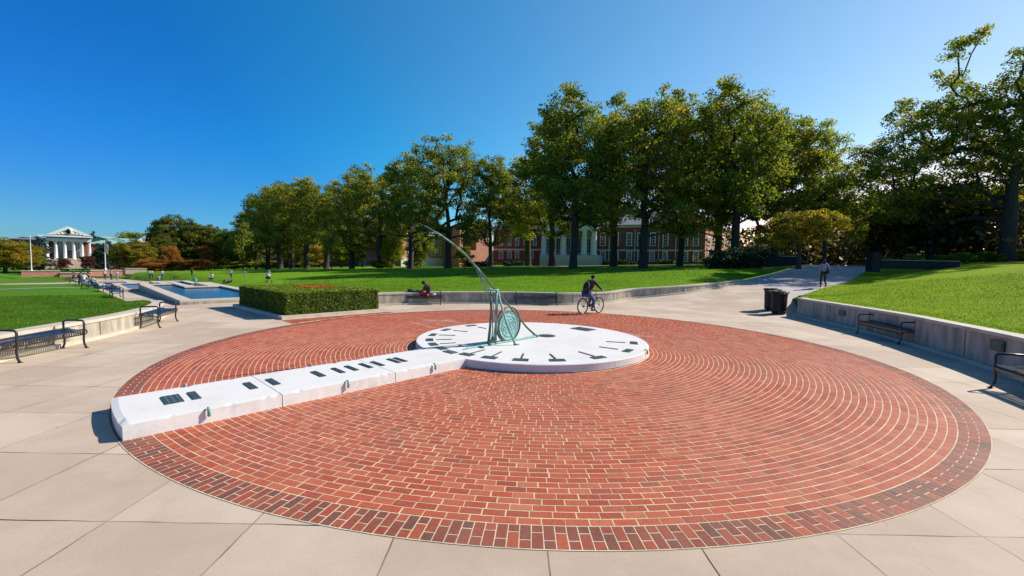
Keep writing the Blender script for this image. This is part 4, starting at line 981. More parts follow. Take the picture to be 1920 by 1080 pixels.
def person(label, loc, rz, pose, shirt, trousers, skin=SKIN1, hair=(.03, .02, .015), short=True, shorts=False, longhair=False, scale=1.0, fingers=False, group=None, cap=None):
    J = dict(POSES[pose]); J = {k: Vector(v) for k, v in J.items()}
    root = thing('person', label, 'person', loc, rz, group); root.scale = (scale,)*3
    mid = lambda a, b, t=.5: J[a].lerp(J[b], t)
    up = (J['chest']-J['hip']).normalized(); hd = (J['top']-J['neck']).normalized()
    body = {'hip': (J['hip'], (.15, .11)), 'waist': (mid('hip', 'chest', .4), (.12, .095)), 'chest': (J['chest'], (.155, .11)), 'nb': (mid('chest', 'neck', .75), (.1, .08)), 'neck': (J['neck'], .052), 'hd0': (J['neck'].lerp(J['head'], .65), (.062, .075)), 'head': (J['head'], (.078, .098)), 'top': (J['top']-hd*.025, (.062, .078))}
    E = [('hip', 'waist'), ('waist', 'chest'), ('chest', 'nb'), ('nb', 'neck'), ('neck', 'hd0'), ('hd0', 'head'), ('head', 'top')]
    for s in 'lr':
        body.update({'sh'+s: (J['sh'+s], .06), 'el'+s: (J['el'+s], .042), 'wr'+s: (J['wr'+s], .027)})
        hdn = (J['wr'+s]-J['el'+s]).normalized(); palm = J['wr'+s]+hdn*.07; body['pm'+s] = (palm, (.036, .018))
        E += [('nb', 'sh'+s), ('sh'+s, 'el'+s), ('el'+s, 'wr'+s), ('wr'+s, 'pm'+s)]
        body.update({'h'+s: (J['h'+s], .085), 'k'+s: (J['k'+s], .056), 'cf'+s: (mid('k'+s, 'a'+s, .3), .055), 'a'+s: (J['a'+s], .038), 't'+s: (J['t'+s], (.035, .025))})
        E += [('hip', 'h'+s), ('h'+s, 'k'+s), ('k'+s, 'cf'+s), ('cf'+s, 'a'+s), ('a'+s, 't'+s)]
    sk = cmat(skin, .55); me = skin_mesh(body, E, 'hip', None); mb = MB(); tomb(me, mb, sk)
    fw = (J['tl']-J['al']+J['tr']-J['ar']); 
    # face: nose, brows/eyes, mouth, ears
    side = Vector((1, 0, 0)); fdir = side.cross(hd); fdir = -fdir if fdir.y < 0 else fdir; hc = J['head']
    fr = hc+fdir*.095
    mb.tube([fr+hd*.012, fr+fdir*.018-hd*.018], [.006, .012], sk, 6)
    for sx in (-1, 1):
        mb.ell(fr+side*sx*.03+hd*.014-fdir*.008, (.011, .008, .007), cmat((.02, .015, .012)), 6, 5)
        mb.ell(hc+side*sx*.08, (.01, .02, .03), sk, 6, 5)
    mb.ell(fr-hd*.045-fdir*.008, (.02, .006, .006), cmat((.3, .1, .09)), 6, 4)
    # hands: four fingers and a thumb
    for s, sg in (('l', -1), ('r', 1)):
        d0 = (J['wr'+s]-J['el'+s]).normalized(); p0 = J['wr'+s]+d0*.085; acr = d0.cross(Vector((sg, 0, 0)))
        acr = acr.normalized() if acr.length > .1 else Vector((0, 1, 0)); cur = d0.cross(acr).normalized()*(.5)
        for i, fl in enumerate((.062, .075, .07, .052)):
            b = p0+acr*(i-1.5)*.018; mb.tube([b-d0*.03, b+d0*fl*.5+cur*.008, b+d0*fl*.8+cur*.035, b+d0*fl*.8+cur*.062], [.0095, .009, .008, .006], sk, 6)
        b = J['wr'+s]+d0*.035+acr*.03; mb.tube([b, b+acr*.03+d0*.022+cur*.01, b+acr*.035+d0*.05+cur*.025], [.012, .01, .008], sk, 6)
    mb.build('body', root, True)
    # shirt
    sh = {'hip': (J['hip']+up*.02, (.168, .13)), 'waist': (mid('hip', 'chest', .4), (.14, .115)), 'chest': (J['chest'], (.175, .13)), 'nb': (mid('chest', 'neck', .8), (.1, .085))}
    ES = [('hip', 'waist'), ('waist', 'chest'), ('chest', 'nb')]
    for s in 'lr':
        sh['sh'+s] = (J['sh'+s], .075); e = J['el'+s]
        if short: e = J['sh'+s].lerp(J['el'+s], .75); sh['el'+s] = (e, .062); ES += [('nb', 'sh'+s), ('sh'+s, 'el'+s)]
        else: sh['el'+s] = (e, .055); sh['wr'+s] = (J['el'+s].lerp(J['wr'+s], .92), .038); ES += [('nb', 'sh'+s), ('sh'+s, 'el'+s), ('el'+s, 'wr'+s)]
    mb = MB(); tomb(skin_mesh(sh, ES, 'hip', None), mb, cmat(shirt)); mb.build('shirt', root, True)
    tr = {'hip': (J['hip']-up*.0, (.162, .125))}; ET = []
    for s in 'lr':
        tr['h'+s] = (J['h'+s], .1)
        if shorts: tr['k'+s] = (J['h'+s].lerp(J['k'+s], .8), .085); ET += [('hip', 'h'+s), ('h'+s, 'k'+s)]
        else: tr['k'+s] = (J['k'+s], .07); tr['a'+s] = (J['k'+s].lerp(J['a'+s], .92), .055); ET += [('hip', 'h'+s), ('h'+s, 'k'+s), ('k'+s, 'a'+s)]
    mb = MB(); tomb(skin_mesh(tr, ET, 'hip', None), mb, cmat(trousers)); mb.build('shorts' if shorts else 'trousers', root, True)
    mb = MB(); q = Matrix((side, fdir, hd)).transposed(); hm = cmat(cap or hair)
    mb.ell(J['head']+hd*.035-fdir*.022, (.088, .1, .088), hm, 14, 9, q)
    if longhair: mb.ell(J['head']-hd*.09-fdir*.07, (.08, .05, .15), hm, 12, 8, q)
    mb.build('cap' if cap else 'hair', root, True)
    for s in 'lr':
        mb = MB(); a, t = J['a'+s], J['t'+s]; mb.tube([a-(t-a)*.35-Vector((0, 0, .03)), a+(t-a)*.1-Vector((0, 0, .02)), a+(t-a)*.7, t+(t-a)*.25], [.035, .045, .042, .025], cmat((.06, .05, .05)), 8); mb.build('shoe', root, True)
    return root
WH = (.75, .75, .76)
# cyclist, bicycle and backpack
WB = 1.06; rx, ry = 2.88, 17.47; hdg = math.atan2(.66, .75)
bcx, bcy = rx+math.cos(hdg)*WB/2, ry+math.sin(hdg)*WB/2; rzb = hdg-math.pi/2
bike = thing('bicycle', 'dark blue mountain bicycle ridden along the far edge of the brick circle', 'bicycle', (bcx, bcy, .009), rzb)
WR = .335
for nm, yy in (('wheel', -WB/2), ('wheel', WB/2)):
    we = bpy.data.objects.new('wheel', None); COL.objects.link(we); we.parent = bike; we.location = (0, yy, WR); we.empty_display_size = .1
    mb = MB(); mb.tube([(0, (WR-.024)*math.cos(t), (WR-.024)*math.sin(t)) for t in np.linspace(0, 2*math.pi, 40, endpoint=False)], .026, 'tyre', 8, closed=True); mb.build('tyre', we, True)
    mb = MB(); mb.tube([(0, (WR-.055)*math.cos(t), (WR-.055)*math.sin(t)) for t in np.linspace(0, 2*math.pi, 40, endpoint=False)], .011, 'steel', 6, closed=True); mb.build('rim', we, True)
    mb = MB()
    for i in range(16): t = i*2*math.pi/16; mb.tube([(.03*(-1)**i, .02*math.cos(t), .02*math.sin(t)), (0, (WR-.055)*math.cos(t), (WR-.055)*math.sin(t))], .0016, 'steel', 4)
    mb.cyl((-.05, 0, 0), (.05, 0, 0), .02, 'steel'); mb.build('spokes', we)
bl = cmat((.02, .06, .16), .3); bk = cmat((.015, .015, .018), .35)
mb = MB(); BBp = (0, -.08, .30); ST = (0, -.23, .76); HT = (0, .3, .78); HB = (0, .34, .64)
for a, b, r_ in ((BBp, ST, .016), (BBp, HB, .019), (ST, HT, .017), (HT, HB, .02)): mb.tube([a, b], r_, bl, 8)
for sx in (-1, 1):
    mb.tube([BBp, (sx*.06, -WB/2, WR)], .009, bk, 6); mb.tube([ST, (sx*.06, -WB/2, WR)], .008, bk, 6)
mb.build('frame', bike, True)
mb = MB()
for sx in (-1, 1): mb.tube([(sx*.045, .36, .62), (sx*.055, WB/2, WR)], [.015, .012], 'steel', 8)
mb.box((0, .36, .63), (.12, .04, .04), bk); mb.build('fork', bike)
mb = MB(); mb.tube([HT, (0, .3, .9), (0, .36, .93)], .014, bk, 8); mb.tube([(-.3, .34, .95), (-.1, .37, .94), (.1, .37, .94), (.3, .34, .95)], .012, bk, 8)
for sx in (-1, 1): mb.tube([(sx*.19, .35, .945), (sx*.3, .34, .95)], .018, bk, 8)
mb.build('handlebar', bike, True)
mb = MB(); mb.tube([ST, (0, -.26, .84)], .012, 'steel', 8); mb.ell((0, -.29, .86), (.07, .13, .025), bk); mb.build('saddle', bike, True)
mb = MB(); mb.tube([(.045, BBp[1]+.085*math.cos(t), BBp[2]+.085*math.sin(t)) for t in np.linspace(0, 2*math.pi, 24, endpoint=False)], .008, bk, 5, closed=True)
mb.tube([(.06, BBp[1], BBp[2]), (.07, BBp[1]+.03, BBp[2]-.16)], .01, 'steel', 6); mb.tube([(-.06, BBp[1], BBp[2]), (-.07, BBp[1]-.03, BBp[2]+.16)][::1], .01, 'steel', 6); mb.tube([(-.06, BBp[1], BBp[2]), (.06, BBp[1], BBp[2])], .018, bk, 8)
mb.box((.12, BBp[1]+.03, BBp[2]-.165), (.1, .07, .02), bk); mb.box((-.12, BBp[1]-.03, BBp[2]+.165), (.1, .07, .02), bk)
mb.tube([(.045, BBp[1], BBp[2]+.085), (.045, -WB/2, WR+.035)], .005, bk, 4); mb.tube([(.045, BBp[1], BBp[2]-.085), (.045, -WB/2+.03, WR-.1), (.045, -WB/2, WR-.035)], .005, bk, 4)
mb.cyl((.03, -WB/2, WR), (.06, -WB/2, WR), .045, bk); mb.build('crankset', bike)
person('cyclist in a black long-sleeved top and blue jeans leaning over the handlebar', (bcx, bcy, .009), rzb, 'ride', (.02, .015, .02), (.045, .1, .24), SKIN1, (.02, .012, .012), short=False)
bp = thing('backpack', 'dark purple backpack worn on the back of the cyclist', 'backpack', (bcx, bcy, 0), rzb)
mb = MB(); q = Matrix.Rotation(-.45, 3, 'X'); pk = cmat((.035, .015, .035)); mb.ell((0, -.33, 1.14), (.15, .11, .24), pk, 14, 10, q); mb.ell((0, -.42, 1.06), (.11, .05, .13), cmat((.09, .03, .07)), 12, 8, q); mb.build('pack', bp, True)
mb = MB()
for sx in (-1, 1): mb.tube([(sx*.1, -.2, 1.36), (sx*.12, -.03, 1.42), (sx*.13, .04, 1.3), (sx*.13, -.05, 1.1), (sx*.1, -.26, .98)], .014, pk, 6)
mb.build('strap', bp, True)
# man on the centre bench
bx, by = -4.02, 20.55
person('man in a black top and red shorts hunched over on the centre bench', (bx-.02, by, -.06), R(86), 'lounge', (.02, .02, .024), (.5, .03, .035), SKIN2, (.015, .01, .01), short=True, shorts=True)
bg_ = thing('bag', 'navy blue bag lying on the bench in front of the seated man', 'bag', (bx-.78, by-.02, .43), R(5))
mb = MB(); nb_ = cmat((.03, .045, .13)); mb.ell((0, 0, .13), (.22, .14, .13), nb_, 14, 10); mb.ell((-.05, -.02, .2), (.12, .1, .09), cmat((.012, .015, .03)), 12, 8); mb.build('bag_body', bg_, True)
mb = MB(); mb.tube([(-.12, 0, .22), (-.06, -.02, .3), (.06, -.02, .29), (.12, 0, .2)], .012, nb_, 6); mb.build('handle', bg_, True)
tw = thing('towel', 'white and grey rolled towel on the bench behind the seated man', 'towel', (bx+.32, by-.06, .47), R(20)); mb = MB(); mb.tube([(-.08, 0, .0), (0, 0, .012), (.09, 0, 0)], [.05, .06, .05], cmat((.7, .72, .76)), 10); mb.build('rolled_cloth', tw, True)
# walker on the path
wx, wy, wz = pmarch(1543, 539.5)
person('woman with long dark hair walking away up the path in a pale top', (wx, wy, wz), R(-25), 'walk', (.33, .34, .5), (.015, .015, .018), SKIN1, (.025, .015, .01), short=True, longhair=True)
sb = thing('shoulder_bag', 'dark blue bag carried on the right side of the walking woman', 'bag', (wx, wy, wz), R(-25))
mb = MB(); mb.ell((.2, -.1, 1.0), (.07, .15, .19), cmat((.02, .035, .07)), 12, 8); mb.build('bag_body', sb, True)
mb = MB(); mb.tube([(.2, -.18, 1.1), (.15, -.08, 1.47), (.12, .03, 1.46), (.2, 0, 1.1)], .012, cmat((.3, .05, .06)), 6); mb.build('strap', sb, True)
# people farther down the mall: (px, feet row, height px, heading, pose, shirt, legs, kind, label)
FOLK = [
 (138.5, 525, 17, 60, 'walk', (.1, .06, .3), (.03, .03, .04), 'person in a purple top walking behind the row of far benches'),
 (197, 524.5, 18, 30, 'stand', (.7, .68, .78), (.05, .04, .05), 'person in white leaning forward, leftmost of the trio by the fountain'),
 (208.5, 525, 19, -20, 'stand', (.5, .5, .7), (.03, .04, .07), 'person in a dark vest over white, middle of the trio by the fountain'),
 (219.5, 525.5, 18, 10, 'stand', WH, (.3, .42, .5), 'person in white with pale jeans, rightmost of the trio by the fountain'),
 (281, 523, 16.5, 10, 'stand', WH, (.06, .12, .1), 'person in a white shirt, left of the pair standing on the lawn'),
 (286, 523, 16.5, -30, 'stand', (.7, .72, .8), (.06, .1, .1), 'person in a pale shirt, right of the pair standing on the lawn'),
 (304.5, 524, 18, 20, 'stand', WH, (.1, .2, .22), 'person in a white shirt and teal trousers standing over the seated one'),
 (360, 518, 16, 0, 'stand', (.03, .03, .035), (.04, .06, .04), 'person in black standing on the far lawn behind the pool'),
 (433.5, 523, 18, 15, 'walk', (.3, .5, .78), (.04, .05, .16), 'person in a light blue shirt walking near the hedge'),
 (459, 519, 12, 15, 'stand', (.3, .42, .8), (.3, .4, .7), 'tiny person in blue beside the thin dark trunk'),
 (504.5, 519, 14, 15, 'stand', (.4, .45, .75), (.1, .12, .3), 'person in lilac standing behind the pushchair'),
]
for (px, row, hpx, hd_, pose, sh_, tr_, lab) in FOLK:
    dpt = 1.7*811/hpx; y = dpt; 
    d = ray(px, row); p = d/d[1]
    yy = dpt*math.cos(math.atan2(abs(px-960), FPX))**0 ; q = at(px, row, yy); z = gz(q[0], q[1])
    gq = ghit(px, row); 
    person(lab, (gq[0], gq[1], gq[2]), R(hd_), pose, sh_, tr_, short=True, scale=hpx/811*gq[1]/1.7, group='people out on the mall lawn' if False else None)
SIT = [
 (152, 535, 24, 40, 'sit', (.05, .05, .07), (.03, .03, .03), 'person in a black top sitting on a far bench, left of the one in white'),
 (157.5, 536, 24, 20, 'sit', WH, WH, 'person all in white sitting on a far bench'),
 (163, 535, 24, -10, 'sit', (.04, .03, .035), (.05, .04, .05), 'person in dark clothes leaning on a far bench, right of the one in white'),
 (174, 538, 20, 0, 'sit', (.45, .6, .66), (.06, .06, .08), 'person in pale blue stripes sitting low on a far bench'),
 (298, 528, 13, 30, 'ground', (.3, .33, .38), (.04, .04, .06), 'person in grey sitting at the feet of the standing one'),
 (365, 529, 12, 20, 'ground', (.03, .4, .3), (.2, .5, .4), 'person in bright green sitting on the pool edge'),
 (397, 529, 18, -160, 'sit', WH, (.03, .03, .05), 'person in a white shirt sitting with their back to the pool'),
 (427, 530, 9, 60, 'lie', (.06, .06, .13), (.25, .12, .1), 'person in dark blue lying on the lawn by the hedge'),
]
for (px, row, hpx, hd_, pose, sh_, tr_, lab) in SIT:
    gq = ghit(px, row); hh = {'sit': 1.23, 'ground': .86, 'lie': .5}[pose]
    person(lab, (gq[0], gq[1], gq[2]-(.0)), R(hd_), pose, sh_, tr_, short=True, scale=max(.7, min(1.25, hpx/811*gq[1]/hh)))
# pushchair
gq = ghit(503, 530); pc = thing('pushchair', 'black and white pushchair parked on the lawn beyond the hedge', 'pushchair', gq, R(40)); pc.scale = (.8,)*3
for a, r_ in (((-.25, -.3), .12), ((.25, -.3), .12), ((0, .45), .1)):
    mb = MB(); mb.tube([(a[0], a[1]+r_*math.cos(t), r_+r_*math.sin(t)) for t in np.linspace(0, 2*math.pi, 16, endpoint=False)], .025, 'tyre', 6, closed=True); mb.cyl((a[0]-.02, a[1], r_), (a[0]+.02, a[1], r_), .06, 'steel'); mb.build('wheel', pc, True)
mb = MB(); mb.tube([(-.25, -.3, .12), (-.2, .1, .45), (-.22, -.4, 1.0), (.22, -.4, 1.0), (.2, .1, .45), (.25, -.3, .12)], .015, 'steel', 6); mb.tube([(0, .45, .1), (0, .05, .45)], .015, 'steel', 6); mb.build('pushchair_frame', pc, True)
mb = MB(); mb.ell((0, .0, .5), (.24, .34, .17), cmat((.02, .02, .025))); mb.build('seat', pc, True); mb = MB(); mb.ell((0, -.12, .72), (.2, .22, .17), cmat((.6, .6, .62))); mb.build('hood', pc, True)
# row of far benches along the left lawn edge + ones beyond the pool
fb = None
def far_bench(px, row, ang, label, L=1.7):
    gq = ghit(px, row); r_ = bench(gq[0], gq[1], gq[2], ang, L, (.1, L-.1), label, group='far benches lining the mall'); return r_
for i, (px, row, lab) in enumerate(((206, 558, 'nearest black bench of the far row, at the lawn edge beside the second pool'), (184, 547, 'second black bench of the far row, next beyond the nearest one'), (167, 541, 'third black bench of the far row, under the seated people'),
        (153, 538, 'fourth black bench of the far row, below the person all in white'), (142, 535, 'fifth black bench of the far row from the hedge side'), (133, 531.5, 'sixth black bench of the far row, small and near the thin lawn path'), (123, 528.5, 'farthest black bench of the far row'))):
    far_bench(px, row, 136+180+6*math.sin(i*2.1), lab, 2.0)
for px, row, lab in ((334, 527, 'black bench on the lawn beyond the notched pool rim'), (262, 525.5, 'black bench beyond the pools near the standing pair'), (243, 524, 'black bench beyond the pools, right of the standing trio')):
    far_bench(px, row, 136, lab, 2.0)

# ------------------------------------------------------------ trees
def grow(seed, H, base, blobs, nclump, clump_r, nleaf, leaf_s, trunk_r, lean=(0, 0), leader=.8, shell=.45, hole=True):
    """skeleton that reaches for clump centres spread through the crown, then leaf-sized faces round each centre"""
    rnd = np.random.default_rng(seed); C = []
    tries = 0; vol = np.array([b[3]*b[4]*b[5] for b in blobs]); mind = clump_r*.8
    while len(C) < nclump and tries < nclump*60:
        tries += 1; b = blobs[rnd.choice(len(blobs), p=vol**.8/(vol**.8).sum())]
        q = rnd.normal(0, 1, 3); q /= np.linalg.norm(q); q *= rnd.random()**shell
        p = np.array([b[0]+q[0]*b[3], b[1]+q[1]*b[4], b[2]+q[2]*b[5]])
        if p[2] < base*.95: continue
        if hole and math.sin(p[0]*1.15+seed)+math.sin(p[1]*1.05+2*seed)+math.sin(p[2]*1.25+.5*p[0]) < -.75: continue
        if hole and base*1.1 < p[2] < H*.45 and math.hypot(p[0], p[1]) < H*.2 and rnd.random() < .6: continue
        if C and min(((np.array(C)-p)**2).sum(1)) < mind**2: 
            if rnd.random() < .93: continue
        C.append(p)
    C = np.array(C); D_ = np.sqrt(((C[:, None]-C[None])**2).sum(-1)); C = C[(D_ < clump_r*2.3).sum(1) >= 4]
    nodes = [np.array([0, 0, -.3]), np.array([0, 0, .5])]; par = [-1, 0]; k = 1
    zt = .5; pos = nodes[-1].copy()
    while zt < H*leader:
        zt += H*.05; pos = np.array([lean[0]*(zt/H)**1.2*H*.1, lean[1]*(zt/H)**1.2*H*.1, zt])+np.r_[rnd.normal(0, .012*zt, 2), 0]
        nodes.append(pos); par.append(len(nodes)-2)
    ntr = len(nodes)
    order = np.argsort(np.hypot(C[:, 0], C[:, 1])+.25*np.abs(C[:, 2]-base)); tips = []
    for ci in order:
        c = C[ci]; A = np.array(nodes); d = c-A; dist = np.linalg.norm(d, axis=1)
        ok = (A[:, 2] > base*.75) & (A[:, 2] < c[2]+.15*dist)
        rad = np.hypot(A[:, 0], A[:, 1]); cost = dist+np.maximum(0, rad-np.hypot(c[0], c[1]))*1.5+np.where(np.arange(len(A)) < ntr, 0, -.1*dist)+np.maximum(0, .35*dist-d[:, 2])*.6
        cost = np.where(ok, cost, 1e6)
        j = int(np.argmin(cost)) if ok.any() else min(ntr-1, int(base/H/.05)+1)
        a = A[j]; L = np.linalg.norm(c-a); seg = max(1, int(L/(H*.055))); prev = j
        bulge = np.array([0, 0, L*.12])+rnd.normal(0, L*.045, 3)
        for s in range(1, seg+1):
            t = s/seg; p = a*(1-t)+c*t+bulge*4*t*(1-t)*.6+(rnd.normal(0, L*.02, 3) if s < seg else 0)
            nodes.append(p); par.append(prev); prev = len(nodes)-1
        tips.append(prev)
        for _ in range(2):
            nodes.append(nodes[prev]+np.clip(rnd.normal(0, clump_r*.42, 3), -.6*clump_r, .6*clump_r)); par.append(prev)
    n = len(nodes); A = np.array(nodes); w_ = np.zeros(n)
    isleaf = np.ones(n, bool); isleaf[[p for p in par if p >= 0]] = False; w_[isleaf] = 1
    for i in range(n-1, 0, -1): w_[par[i]] += w_[i]
    r_ = (w_/w_[0])**.47*trunk_r; r_ = np.maximum(r_, .012*H/18)
    r_[0] = trunk_r*1.5; r_[1] = trunk_r*1.12
    V_ = []; F_ = []; ns = 6
    for i in range(1, n):
        a, b = A[par[i]], A[i]; d = b-a; L = np.linalg.norm(d)
        if L < 1e-4: continue
        d = d/L; u = np.cross(d, [0, 0, 1.0]) if abs(d[2]) < .95 else np.cross(d, [1.0, 0, 0]); u /= np.linalg.norm(u); v = np.cross(d, u)
        ra = min(r_[par[i]], r_[i]*1.35) if par[i] > 1 else r_[par[i]]; rb_ = r_[i]; k = ns if max(ra, rb_) < .12 else 10; o = len(V_)
        a2 = a-d*ra*.4 if par[i] > 1 else a; b2 = b+d*rb_*.3
        for (q, rr) in ((a2, ra), (b2, rb_)):
            for j in range(k): t = 2*math.pi*j/k; V_.append(q+(u*math.cos(t)+v*math.sin(t))*rr*(1+.06*math.sin(3*t+i) if rr > .2 else 1))
        for j in range(k): F_.append((o+j, o+(j+1) % k, o+k+(j+1) % k, o+k+j))
    # leaves
    P_ = []; T_ = []; Nn = []
    cc = A[tips].mean(0)
    for ti in tips:
        c = A[ti]; m = max(8, int(nleaf*rnd.uniform(.55, 1.35))); q = rnd.normal(0, 1, (m, 3)); q /= np.linalg.norm(q, axis=1)[:, None]; q *= (rnd.random(m)**.4)[:, None]*clump_r*rnd.uniform(.75, 1.25)
        q[:, 2] *= .62; P_.append(c+q); ct = rnd.normal(.42, .13)
        T_.append(np.clip(ct+rnd.normal(0, .13, m)+(.18 if rnd.random() < .08 else 0), 0, 1)); o = q+np.array([0, 0, clump_r*.5]); Nn.append(o/(np.linalg.norm(o, axis=1)[:, None]+1e-6))
    P_ = np.vstack(P_); T_ = np.concatenate(T_); Nn = np.vstack(Nn)
    LV, LF = leafquads(P_, leaf_s, Nn, rnd, 1.5, .8)
    return np.array(V_), np.array(F_), LV, LF, T_
def leaf_obj(name, LV, LF, T_, matn): return raw_mesh(name, LV, LF, matn, {'tint': ('FACE', 'FLOAT', T_)}, link=False)
PRO = {}
def proto(key, matn, *a, **k):
    V_, F_, LV, LF, T_ = grow(*a, **k)
    tm = raw_mesh('trunk', V_, F_, 'bark', link=False, smooth=True); lm = leaf_obj('crown', LV, LF, T_, matn)
    PRO[key] = (tm, lm)
def variant(key, src, matn):
    tm, lm = PRO[src]; l2 = lm.copy(); l2.materials.clear(); l2.materials.append(M[matn]); PRO[key] = (tm, l2)
def tree(key, loc, H, rz, wf, label, group, name='oak_tree', H0=20.0, cat='tree'):
    root = thing(name, label, cat, loc, rz, group); s = H/H0; root.scale = (s*wf, s*wf, s)
    for nm, me in (('trunk', PRO[key][0]), ('crown', PRO[key][1])):
        o = bpy.data.objects.new(nm, me); COL.objects.link(o); o.parent = root
    return root
oak = dict(leader=.5, shell=.3)
proto(0, 'leaf', 11, 20, 3.4, [(0, 0, 11.5, 5.8, 5.4, 6.6), (1.5, 1, 15.7, 3.6, 3.6, 4.2), (-3, 0, 7.6, 4.2, 4.4, 3.8), (3.2, -1, 6.8, 4.0, 4, 3.2)], 310, .92, 88, .185, .42, **oak)
proto(1, 'leaf', 12, 20, 3.4, [(0, 0, 12, 5.4, 5.6, 7.0), (-2, .6, 15.9, 3.2, 3.2, 4), (3.4, .4, 8.6, 4.2, 4.2, 4.0), (-3.6, -1, 6.8, 3.6, 3.4, 3.0)], 310, .92, 88, .185, .42, lean=(.4, 0), **oak)
proto(2, 'leaf', 13, 20, 3.2, [(.5, 0, 10.5, 5.0, 5.2, 6.8), (0, 0, 15.9, 3.6, 3.6, 4.0), (-2.8, 1.5, 6.6, 3.4, 3.4, 2.8)], 270, .92, 88, .185, .36, lean=(-.3, .2), **oak)
proto(3, 'leaf', 14, 20, 3.4, [(0, 0, 11.6, 7.0, 6.4, 6.6), (0, .5, 15.8, 5.6, 5, 3.8), (-4.2, .5, 8, 3.8, 3.6, 3.4), (4.6, -.5, 7.6, 3.6, 3.6, 3.4)], 330, .88, 80, .18, .44, leader=.36, shell=.28)
LAB = ['tall dense oak right of the cyclist, its trunk foremost in the big group', 'tall green oak with a thick forked trunk, directly behind and left of the cyclist', 'tall narrow-trunked oak right of the foremost oak, before the brick building', 'slim oak trunk and crown set back between the two thick-trunked oaks',
 'oak set back in front of the white columned porch, left of the thick forked trunk', 'tall oak with the highest dark crown above the dark conifer bush', 'rounded oak at the right of the big group behind the yellow maple', 'oak set back behind the conifer bush, between its neighbours',
 'wide spreading open-branched oak behind the tip of the bronze pointer', 'slender oak with a thin straight trunk beside the sunlit brick building', 'oak left of the wide spreading one, with low side limbs', 'oak between the small leafy tree and the forked oak, left of the pointer tip', 'dark oak set back in front of the shaded building, right of the slender oak',
 'oak with a pale low forking trunk above the hedge', 'oak in the left half of the row, between two slim trunks', 'oak in the left half of the row behind the thin dark young trunk', 'broad oak in the far row, left of the one with yellow bushes beneath', 'tall oak near the far left end of the row', 'second to last oak at the left end of the row', 'last and smallest oak at the far left end of the row']
for i, (px, row, top, Y, k, wf) in enumerate(ROW):
    b = at(px, row, Y); H = at(px, top, Y)[2]-b[2]
    z = gz(b[0], b[1])
    tree(k, (b[0], b[1], z-.05), H+b[2]-z, [0, .9, 2.1, 3.3, 4.4, 5.2][i % 6]+i*.37 if k != 3 else .1*i, wf, LAB[i], 'oaks along the south side of the lawn')
# brighter, yellower trees at the right of the group
variant('y1', 1, 'leaf_young'); variant('y2', 2, 'leaf_y'); variant('ol', 0, 'leaf_olive'); variant('or', 2, 'leaf_o'); variant('ol2', 3, 'leaf_olive'); variant('yo', 3, 'leaf_young'); variant('br', 2, 'leaf_brown')
def ptree(key, px, row, top, Y, wf, label, group=None, name='tree', rz=0, H0=20.0):
    b = at(px, row, Y); H = at(px, top, Y)[2]-b[2]; return tree(key, b, H, rz, wf, label, group, name, H0)
ptree('yo', 1508, 499, 218, 52, .9, 'bright yellow-green tree closing the right end of the big oak group', name='elm_tree', rz=1.2)
ptree('y1', 1545, 499, 318, 46, .95, 'low sunlit yellow-green tree at the right end, next to the sky gap', name='elm_tree', rz=2.2)
proto('maple', 'leaf_y', 21, 6, 1.3, [(0, 0, 3.9, 3.6, 3.2, 1.5), (-1.4, 0, 3.0, 2.4, 2.2, 1.2), (1.6, 0, 3.2, 2.2, 2.2, 1.2)], 130, .55, 110, .14, .16, leader=.4, shell=.5)
ptree('maple', 1497, 499, 395, 33, 1.1, 'low spreading maple with yellow and orange leaves at the left of the path', name='maple_tree', H0=5.4)
# large near oak at right
proto('big', 'leaf', 31, 20, 3.6, [(-5.8, 4, 9, 6.2, 4.6, 3.2), (-8.4, 4, 8.8, 3.2, 3.2, 2.0), (-4.6, 2.5, 13.4, 4.4, 4, 3.4), (-4.6, 0, 17.8, 1.9, 1.9, 1.7), (1.5, 0, 12, 5, 5, 5), (3.4, 0, 17, 3.6, 3.5, 3.8), (-3.8, 4.5, 5.6, 6.4, 4, 2.2), (-6, 5, 5.6, 3.8, 3.6, 2.0), (4.5, 0, 7.5, 5, 5, 3.4), (0, 2.5, 8.5, 4.2, 3, 3.4), (-1.5, 2, 12, 4, 3.5, 3.5)], 820, .76, 96, .14, .5, lean=(.3, 0), leader=.42, shell=.5, hole=False)
ptree('big', 1885, 491, 35, 38, 1.0, 'great spreading oak at the right edge of the photo, its thick trunk on the lawn', name='oak_tree', rz=0)
variant('bigb', 'big', 'leaf_brown')
proto('small', 'leaf_brown', 33, 8, 1.4, [(0, 0, 4.6, 3.6, 3.4, 2.8), (-1.8, 0, 3.2, 2.6, 2.4, 2.0), (1.9, 0, 3.3, 2.6, 2.6, 2)], 150, .7, 100, .16, .16, leader=.5, shell=.5)
ptree('small', 1694, 497, 345, 48, 1.0, 'dark bronze-leaved small tree beside the gate pier at the right of the path', name='ornamental_tree', H0=7.6)
ptree('small', 1745, 493, 335, 44, 1.2, 'dark bronze-leaved small tree in the middle, left of the great oak trunk', name='ornamental_tree', rz=2, H0=7.6)
ptree('small', 1820, 492, 345, 45, 1.15, 'dark small tree close behind the great oak trunk', name='ornamental_tree', rz=4, H0=7.6)
variant('smallg', 'small', 'leaf'); variant('smally', 'small', 'leaf_young'); variant('smallol', 'small', 'leaf_olive'); variant('smallo', 'small', 'leaf_o'); variant('smallyy', 'small', 'leaf_y'); variant('smallr', 'small', 'leaf_red'); variant('smallnb', 'small', 'needle_b'); variant('smalln', 'small', 'needle')
ptree('smallg', 1915, 491, 340, 46, 1.2, 'dark green small tree at the right edge behind the great oak', name='ornamental_tree', rz=1, H0=7.6)
ptree('smallg', 1600, 497, 372, 62, 1.4, 'green tree seen through the gap above the end of the path', name='tree', rz=1, H0=7.6)
